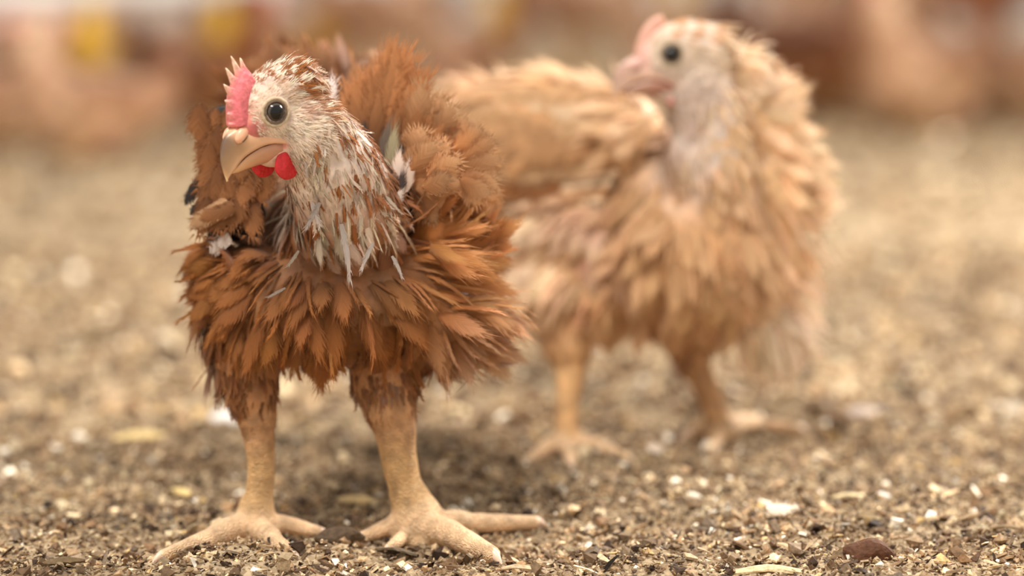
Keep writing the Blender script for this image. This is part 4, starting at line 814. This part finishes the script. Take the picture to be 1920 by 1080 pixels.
# ================================================================== FLOCK BEHIND
def PL(u, v, w=0): return np.array([u*.0003, w*.0003, -v*.0003])
PL.s = .0003
def proto_hen(pose, base, light, dark, seed):
    """hen in profile facing -X, feet at the origin; pose: 'up' or 'feed'"""
    b = Bird(PL, seed, .004); pe = b.pe; s = PL.s; nrm = math.radians
    pe(0, -480, 0, 270, 180, 190, base, tilt=-.15 if pose == 'up' else .12); pe(-150, -470, 0, 160, 170, 160, base); pe(190, -540, 0, 150, 110, 110, base); pe(300, -640, 0, 90, 70, 60, dark, tilt=.8)
    if pose == 'sit':
        b.pr = []; pe(0, -190, 0, 270, 165, 200, base); pe(-140, -190, 0, 150, 150, 160, base); pe(190, -220, 0, 150, 110, 120, base); pe(300, -300, 0, 90, 70, 60, dark, tilt=.8)
        b.chain([(-170, -250, 0, 120, base), (-230, -370, 0, 88, base), (-250, -470, 0, 66, light)]); h = Head(PL(-275, -530), (-.97, -.1, -.2), s*.95)
    elif pose == 'up': b.chain([(-190, -540, 0, 130, base), (-260, -680, 0, 90, base), (-290, -790, 0, 66, light)]); h = Head(PL(-315, -850), (-.97, -.1, -.2), s*.95)
    else: b.chain([(-220, -480, 0, 130, base), (-340, -380, 0, 95, base), (-400, -270, 0, 68, light)]); h = Head(PL(-430, -190), (-.75, -.1, -.65), s*.95)
    h.volumes(b, light, light)
    claws = []
    for z in (-75, 75):
        if pose == 'sit': b.chain([(-60, -90, z, 60, base), (-60, -30, z, 28, LEG)])
        else: b.chain([(-10, -400, z, 90, base), (0, -290, z, 60, base), (30, -210, z, 34, LEG), (10, -110, z, 26, LEG), (0, -40, z, 30, LEG)])
        for dx, dz in ((-170, 0), (-130, -90), (-130, 90), (80, 0)):
            b.chain([(0, -32, z, 28, LEG), (dx*.5, -30, z+dz*.5, 24, LEG), (dx, -16, z+dz, 15, LEG)]); claws.append((PL(dx, -16, z+dz), unit([dx, dz, 0]), 24*s, 11*s))
    body = b.grow(None, smooth=4); kids = [body]+h.parts(None, PAL1, simple_=True)
    for c in claws: kids.append(claw(*c, None, LEG))
    g0 = b.g; DZ = 270 if pose == 'sit' else 0
    def g(u, v, *r):
        if not (DZ and v > -340): g0(u, v+DZ, *r)
    for sgn in (-1, 1):
        z = 170*sgn
        g(-220, -480, z, .5, 1, .1*sgn, 90, 60, 14, base, light); g(-50, -560, z, 1, .25, 0, 120, 70, 8, base, dark); g(-20, -420, z, .8, .5, 0, 120, 70, 10, base, light); g(180, -540, z*.6, 1, -.1, 0, 130, 70, 10, base, dark)
        g(0, -320, z*.5, .3, 1, 0, 70, 44, 10, dark, base, 'loose'); g(0, -330, z*.2, .8, .3, 0, 90, 60, 6, base, base)
        for q in ((10, -200, z*.45), (0, -60, z*.45), (0, -30, z*.45), (-120, -20, z*.4), (-120, -20, z)): g(*q, 0, 1, 0, 20, 20, 0, base, base, 'none')
    g(-300, -560, 0, .1, 1, 0, 90, 56, 14, base, light); g(0, -660, 0, 1, .05, 0, 110, 66, 8, base, light); g(320, -650, 0, .6, -1, 0, 170, 60, 12, dark, base)
    if pose != 'feed': g(-290, -720, 0, .5, 1, 0, 60, 34, 10, base, light, 'loose')
    else: g(-370, -330, 0, -.4, 1, 0, 60, 34, 10, base, light, 'loose')
    ex = lambda p: (h.Lc(p)[:, 0] > 10) & (np.linalg.norm(h.Lc(p), axis=1) < 170)
    pl = b.plumage('body_plumage', None, cover=3.0, cand=9000, exclude=ex); kids.append(pl)
    rng = np.random.default_rng(seed); iv, jf = ico()
    for sgn in (-1, 1):
        wo = mesh_obj('wing', PL(20, -500+DZ, 150*sgn)+iv*np.array([170, 45, 100])*s, jf, M_SKIN, None, np.tile(dark, (len(iv), 1)))
        V = []; F = []; C = []; U = []; off = 0
        for r_ in range(4):
            for i in range(5):
                p = PL(-110+i*50, -570+DZ+r_*38, (196-abs(r_-1)*10)*sgn); t = PL(-10+i*56, -545+DZ+r_*30, (190-i*8)*sgn)
                v_, f_, c_, u_ = feather_arrays(p[None], (t-p)[None], np.array([[0, sgn, .2]]), np.array([np.linalg.norm(t-p)]), np.array([60*s]), np.array([.15]), base[None]*.9, dark[None]*1.2, 'soft', rng)
                V.append(v_); F.append(f_+off); C.append(c_); U.append(u_); off += len(v_)
        cv = mesh_obj('wing_coverts', np.concatenate(V), np.concatenate(F), M_FEATHER, wo, np.concatenate(C), np.concatenate(U)); kids.append(wo)
    root = empty('hen'); adopt(root, kids); return root
def copy_tree(o, parent=None):
    c = o.copy(); COL.objects.link(c); c.parent = parent
    for ch in list(o.children): copy_tree(ch, c)
    return c
PROTO = {('up', 0): proto_hen('up', srgb(204, 160, 126), srgb(232, 200, 170), srgb(166, 120, 84), 31),
         ('feed', 0): proto_hen('feed', srgb(204, 160, 128), srgb(234, 202, 174), srgb(166, 118, 86), 32),
         ('sit', 0): proto_hen('sit', srgb(200, 156, 124), srgb(232, 198, 168), srgb(160, 112, 80), 35),
         ('sit', 1): proto_hen('sit', srgb(134, 78, 42), srgb(160, 100, 62), srgb(96, 54, 30), 36),
         ('feed', 1): proto_hen('feed', srgb(166, 98, 56), srgb(200, 130, 86), srgb(116, 64, 34), 34),
         ('up', 1): proto_hen('up', srgb(160, 92, 50), srgb(196, 124, 80), srgb(110, 60, 30), 33)}
used = set()
# (pixel x, pixel y of the feet, pose, dark?, heading, scale, label)
FLOCK = [
 (1735, 240, 'sit', 0, 40, 1.55, 'pale buff hen resting at the right, closer than the dark hen beside it'),
 (1895, 222, 'sit', 0, 170, 1.4, 'buff hen at the right edge, cut by the picture side'),
 (1535, 214, 'sit', 1, 165, 1.75, 'dark chestnut hen behind the second hen at the right'),
 (180, 290, 'sit', 0, 20, 1.2, 'pink-buff hen resting at the left, nearest of the hens behind'),
 (-15, 266, 'sit', 0, 195, 1.15, 'buff hen cut by the left edge of the picture'),
 (385, 225, 'sit', 1, 160, 1.35, 'chestnut hen in the gap left of the front hen, a dark stand-in for the shade there'),  # dark plumage gives the shaded gap its tone
 (545, 150, 'sit', 0, 30, 1.5, 'buff hen whose back shows just above the front hen comb'),
 (90, 200, 'sit', 1, 210, 1.0, 'chestnut hen behind the hens at the far left'),
 (290, 182, 'sit', 0, 10, 1.1, 'buff hen right of the large yellow drinker cup'),
 (700, 182, 'feed', 0, 190, 1.25, 'buff hen behind the raised back feathers'),
 (868, 166, 'sit', 0, 20, 1.4, 'buff hen in the gap between the two main hens'),
 (1075, 150, 'feed', 0, 170, 1.3, 'buff hen above the back of the second hen'),
 (1268, 140, 'sit', 0, 0, 1.5, 'buff hen beside the beak of the second hen'),
 (1440, 128, 'sit', 0, 200, 1.5, 'buff hen just right of the second hen head'),
 (1850, 118, 'up', 1, 20, 1.3, 'chestnut hen standing behind the buff hens at the right'),
 (1700, 112, 'up', 0, 150, 1.25, 'buff hen standing behind the pale resting hen at the right'),
 (1560, 95, 'feed', 0, 30, 1.3, 'buff hen far behind the dark chestnut hen'),
 (600, 100, 'sit', 0, 190, 1.2, 'buff hen between two yellow drinker cups'),
 (440, 112, 'sit', 1, 10, 1.2, 'chestnut hen beneath the second yellow drinker cup'),
 (810, 95, 'feed', 1, 10, 1.0, 'chestnut hen beneath the fourth yellow drinker cup'),
 (980, 90, 'up', 1, 100, 1.1, 'chestnut hen far behind between the two main hens'),
 (1130, 90, 'up', 0, 200, 1.2, 'buff hen upright far above the second hen back'),
 (1495, 75, 'up', 0, 20, 1.3, 'buff hen upright far off between the second hen head and the dark hen'),
 (30, 118, 'sit', 0, 30, .9, 'small buff hen far behind at the left edge'),
 (330, 110, 'sit', 0, 170, 1.0, 'buff hen far behind, between the first two yellow cups'),
]
for (u, v, pose, dk, rot, sc, lab) in FLOCK:
    key = (pose, dk); o = PROTO[key]
    if key in used: o = copy_tree(o)
    used.add(key); p = G(u, v); o.location = (p[0], p[1], 0.0); o.rotation_euler = (0, 0, math.radians(rot)); o.scale = (sc,)*3
    tag(o, lab, 'hen', 'hens of the flock in the background')

# ================================================================== DRINKER LINE
def drinkers():
    white = simple('white_plastic_pipe', tuple(srgb(246, 240, 236)), .35); yel = simple('yellow_plastic', tuple(srgb(246, 196, 60)), .35)
    steel = simple('drinker_steel', (.6, .6, .6), .3)
    def pos(u, Y): return np.array([(u-960)/FPX*Y*1.0, Y])
    pts = [(170, 4.53), (420, 5.0), (612, 5.44), (778, 5.89), (932, 6.37), (1270, 7.77)]
    a = pos(-420, 3.7); e = pos(1480, 9.0); zt = .235
    def tube(name, A, B, r, m, parent, n=16):
        A = np.array(A, float); B = np.array(B, float); d = unit(B-A); s1 = unit(np.cross(d, [0, .1, 1] if abs(d[2]) < .9 else [1, 0, 0])); s2 = np.cross(d, s1); V = []
        for c in (A, B):
            for i in range(n): V.append(c+r*(s1*math.cos(i/n*2*math.pi)+s2*math.sin(i/n*2*math.pi)))
        F = [(i, (i+1) % n, n+(i+1) % n, n+i) for i in range(n)]
        V += [A, B]; T = [(2*n, (i+1) % n, i) for i in range(n)]+[(2*n+1, n+i, n+(i+1) % n) for i in range(n)]
        return mesh_obj(name, V, [np.array(F), np.array(T)], m, parent)
    pipe = empty('drinker_pipe', (*a, 0)); o = tube('water_pipe', (0, 0, zt), (*(e-a), zt), .022, white, pipe); tube('support_rail', (0, 0, zt+.05), (*(e-a), zt+.05), .014, steel, pipe)
    for k in range(4):
        q = (e-a)*(.08+.28*k); tube('hanger', (*q, zt), (*q, 2.6), .004, steel, pipe); tube('stand_foot', (*q, 0), (*q, zt), .007, steel, pipe)
    tag(pipe, 'white drinking pipe running behind the flock above the yellow cups', 'pipe')
    labs = ['large yellow drinker cup at the left, nearest of the line', 'yellow drinker cup above the front hen comb', 'yellow drinker cup above the front hen raised back', 'yellow drinker cup left of the gap between the main hens', 'yellow drinker cup over the gap between the main hens', 'farthest yellow drinker cup, above the second hen beak']
    for k, (u, Y) in enumerate(pts):
        t = (Y-a[1])/(e-a)[1]; c = a+(e-a)*t
        r = empty('drinker_cup', (c[0], c[1], .10)); tag(r, labs[k], 'drinker', 'yellow drinker cups along the pipe')
        prof = [(.004, .0), (.022, .003), (.034, .018), (.040, .040), (.042, .044), (.036, .040), (.030, .018), (.018, .008), (.002, .006)]
        n = 24; V = [(x*1.25*math.cos(i/n*2*math.pi), x*1.25*math.sin(i/n*2*math.pi), z*1.2) for x, z in prof for i in range(n)]
        F = [(j*n+i, j*n+(i+1) % n, (j+1)*n+(i+1) % n, (j+1)*n+i) for j in range(len(prof)-1) for i in range(n)]
        mesh_obj('cup', V, np.array(F), yel, r); tube('stem', (0, 0, .006), (0, 0, zt-.1-.0225), .024, yel, r)
drinkers()

# ================================================================== LOOSE THINGS ON THE LITTER
def rock(name, p, r, color, seed, label, cat, sub=3):
    import bmesh
    bm = bmesh.new(); bmesh.ops.create_icosphere(bm, subdivisions=sub, radius=1); rng = np.random.default_rng(seed)
    V = np.array([v.co[:] for v in bm.verts]); F = np.array([[v.index for v in f.verts] for f in bm.faces]); bm.free()
    q = rng.normal(0, 2.2, (6, 3)); disp = sum(np.sin(V@q[i]+i)*.07 for i in range(6)); V = V*(1+disp[:, None]+rng.normal(0, .03, (len(V), 1)))*np.array(r)
    o = mesh_obj(name, V, F, M_CHIP, None, np.tile(color, (len(V), 1)), smooth=False); o.location = (p[0], p[1], r[2]*.55+floor_h(p[0], p[1])); return tag(o, label, cat)
def flake(name, p, L, W, yaw, tilt, color, label, cat, seed=0, thick=.0011):
    rng = np.random.default_rng(seed); nx, ny = 9, 5; V = []
    for sgn in (1, -1):
        for i in range(nx):
            for j in range(ny):
                x = (i/(nx-1)-.5); y = (j/(ny-1)-.5)*(1-.8*abs(x*2)**2.5)*(1+rng.normal(0, .12)*(j in (0, ny-1)))
                V.append((x*L, y*W, .10*W*math.cos(y*5)+.05*L*math.cos(x*5)+sgn*thick/2))
    F = []; n = nx*ny
    for i in range(nx-1):
        for j in range(ny-1): a = i*ny+j; F += [(a, a+ny, a+ny+1, a+1), (n+a, n+a+1, n+a+ny+1, n+a+ny)]
    for i in range(nx-1): a = i*ny; F += [(a, n+a, n+a+ny, a+ny)]; a = i*ny+ny-1; F += [(a, a+ny, n+a+ny, n+a)]
    o = mesh_obj(name, V, np.array(F), M_CHIP, None, np.tile(color, (len(V), 1)), smooth=False); o.location = (p[0], p[1], .004+floor_h(p[0], p[1])); o.rotation_euler = (tilt, 0, yaw); return tag(o, label, cat)
rng0 = np.random.default_rng(77)
def ground_feather(u, v, L, W, yaw, label, c=CREAM, kind='loose'):
    p = G(u, v); z = floor_h(p[0], p[1])+.007; d = np.array([math.cos(yaw), math.sin(yaw), .12])*L
    o = single_feather('fallen_feather', (p[0]-d[0]/2, p[1]-d[1]/2, z), (p[0]+d[0]/2, p[1]+d[1]/2, z+d[2]*.4), (0, -.5, 1), W, .12, c, c, kind, rng0, None); set_origin(o, (p[0], p[1], z)); tag(o, label, 'feather')
ground_feather(1467, 1003, .020, .013, .3, 'small white downy feather lying on the litter at the lower right')
ground_feather(1232, 868, .014, .012, .5, 'tiny white feather tuft near the second hen foot')
ground_feather(425, 792, .024, .02, .2, 'bright white feather on the litter beside the front hen hock', srgb(255, 252, 248), 'soft')
ground_feather(1625, 790, .028, .014, .1, 'pale feather right of the second hen toes', GREYW)
rock('clod', G(1625, 1062), (.012, .009, .0075), srgb(96, 62, 42), 5, 'dark brown clod on the litter at the lower right', 'clod')
rock('clod', G(637, 1026), (.012, .007, .0065), srgb(92, 74, 56), 6, 'dark clod between the feet of the front hen', 'clod')
rock('pale_crumb', G(1655, 953), (.0042, .003, .003), srgb(250, 244, 236), 7, 'white crumb beside the curved straw piece', 'crumb', 2)
rock('pale_crumb', G(1105, 1022), (.003, .0025, .002), srgb(240, 232, 220), 8, 'small white crumb right of the front hen claw', 'crumb', 2)
flake('bark_flake', G(745, 1042), .026, .010, -.5, -.5, srgb(98, 84, 66), 'dark curled bark flake propped before the front hen right foot', 'bark', 1)
flake('straw_piece', G(1590, 957), .020, .0035, .15, .2, srgb(226, 206, 162), 'pale curved straw piece on the litter', 'straw', 2)
flake('straw_piece', G(1880, 1015), .026, .003, .1, .1, srgb(140, 116, 84), 'brown twig-like straw piece at the right edge', 'straw', 3)
flake('wood_flake', G(1440, 1078), .05, .006, .05, .2, srgb(226, 202, 158), 'long pale wood shaving at the bottom edge', 'wood', 4)
flake('wood_flake', G(120, 1072), .022, .006, .3, .3, srgb(110, 90, 62), 'brown wood flake at the lower left corner', 'wood', 5)
flake('wood_flake', G(340, 930), .022, .006, -.9, .3, srgb(232, 204, 140), 'yellow splinter on the litter left of the front hen leg', 'wood', 6)
flake('wood_flake', G(262, 828), .035, .010, .3, .3, srgb(236, 208, 148), 'yellow-white shaving in the blurred litter at the left', 'wood', 7)
flake('wood_flake', G(668, 945), .026, .008, -.2, .3, srgb(222, 194, 140), 'pale shaving between the front hen legs', 'wood', 8)
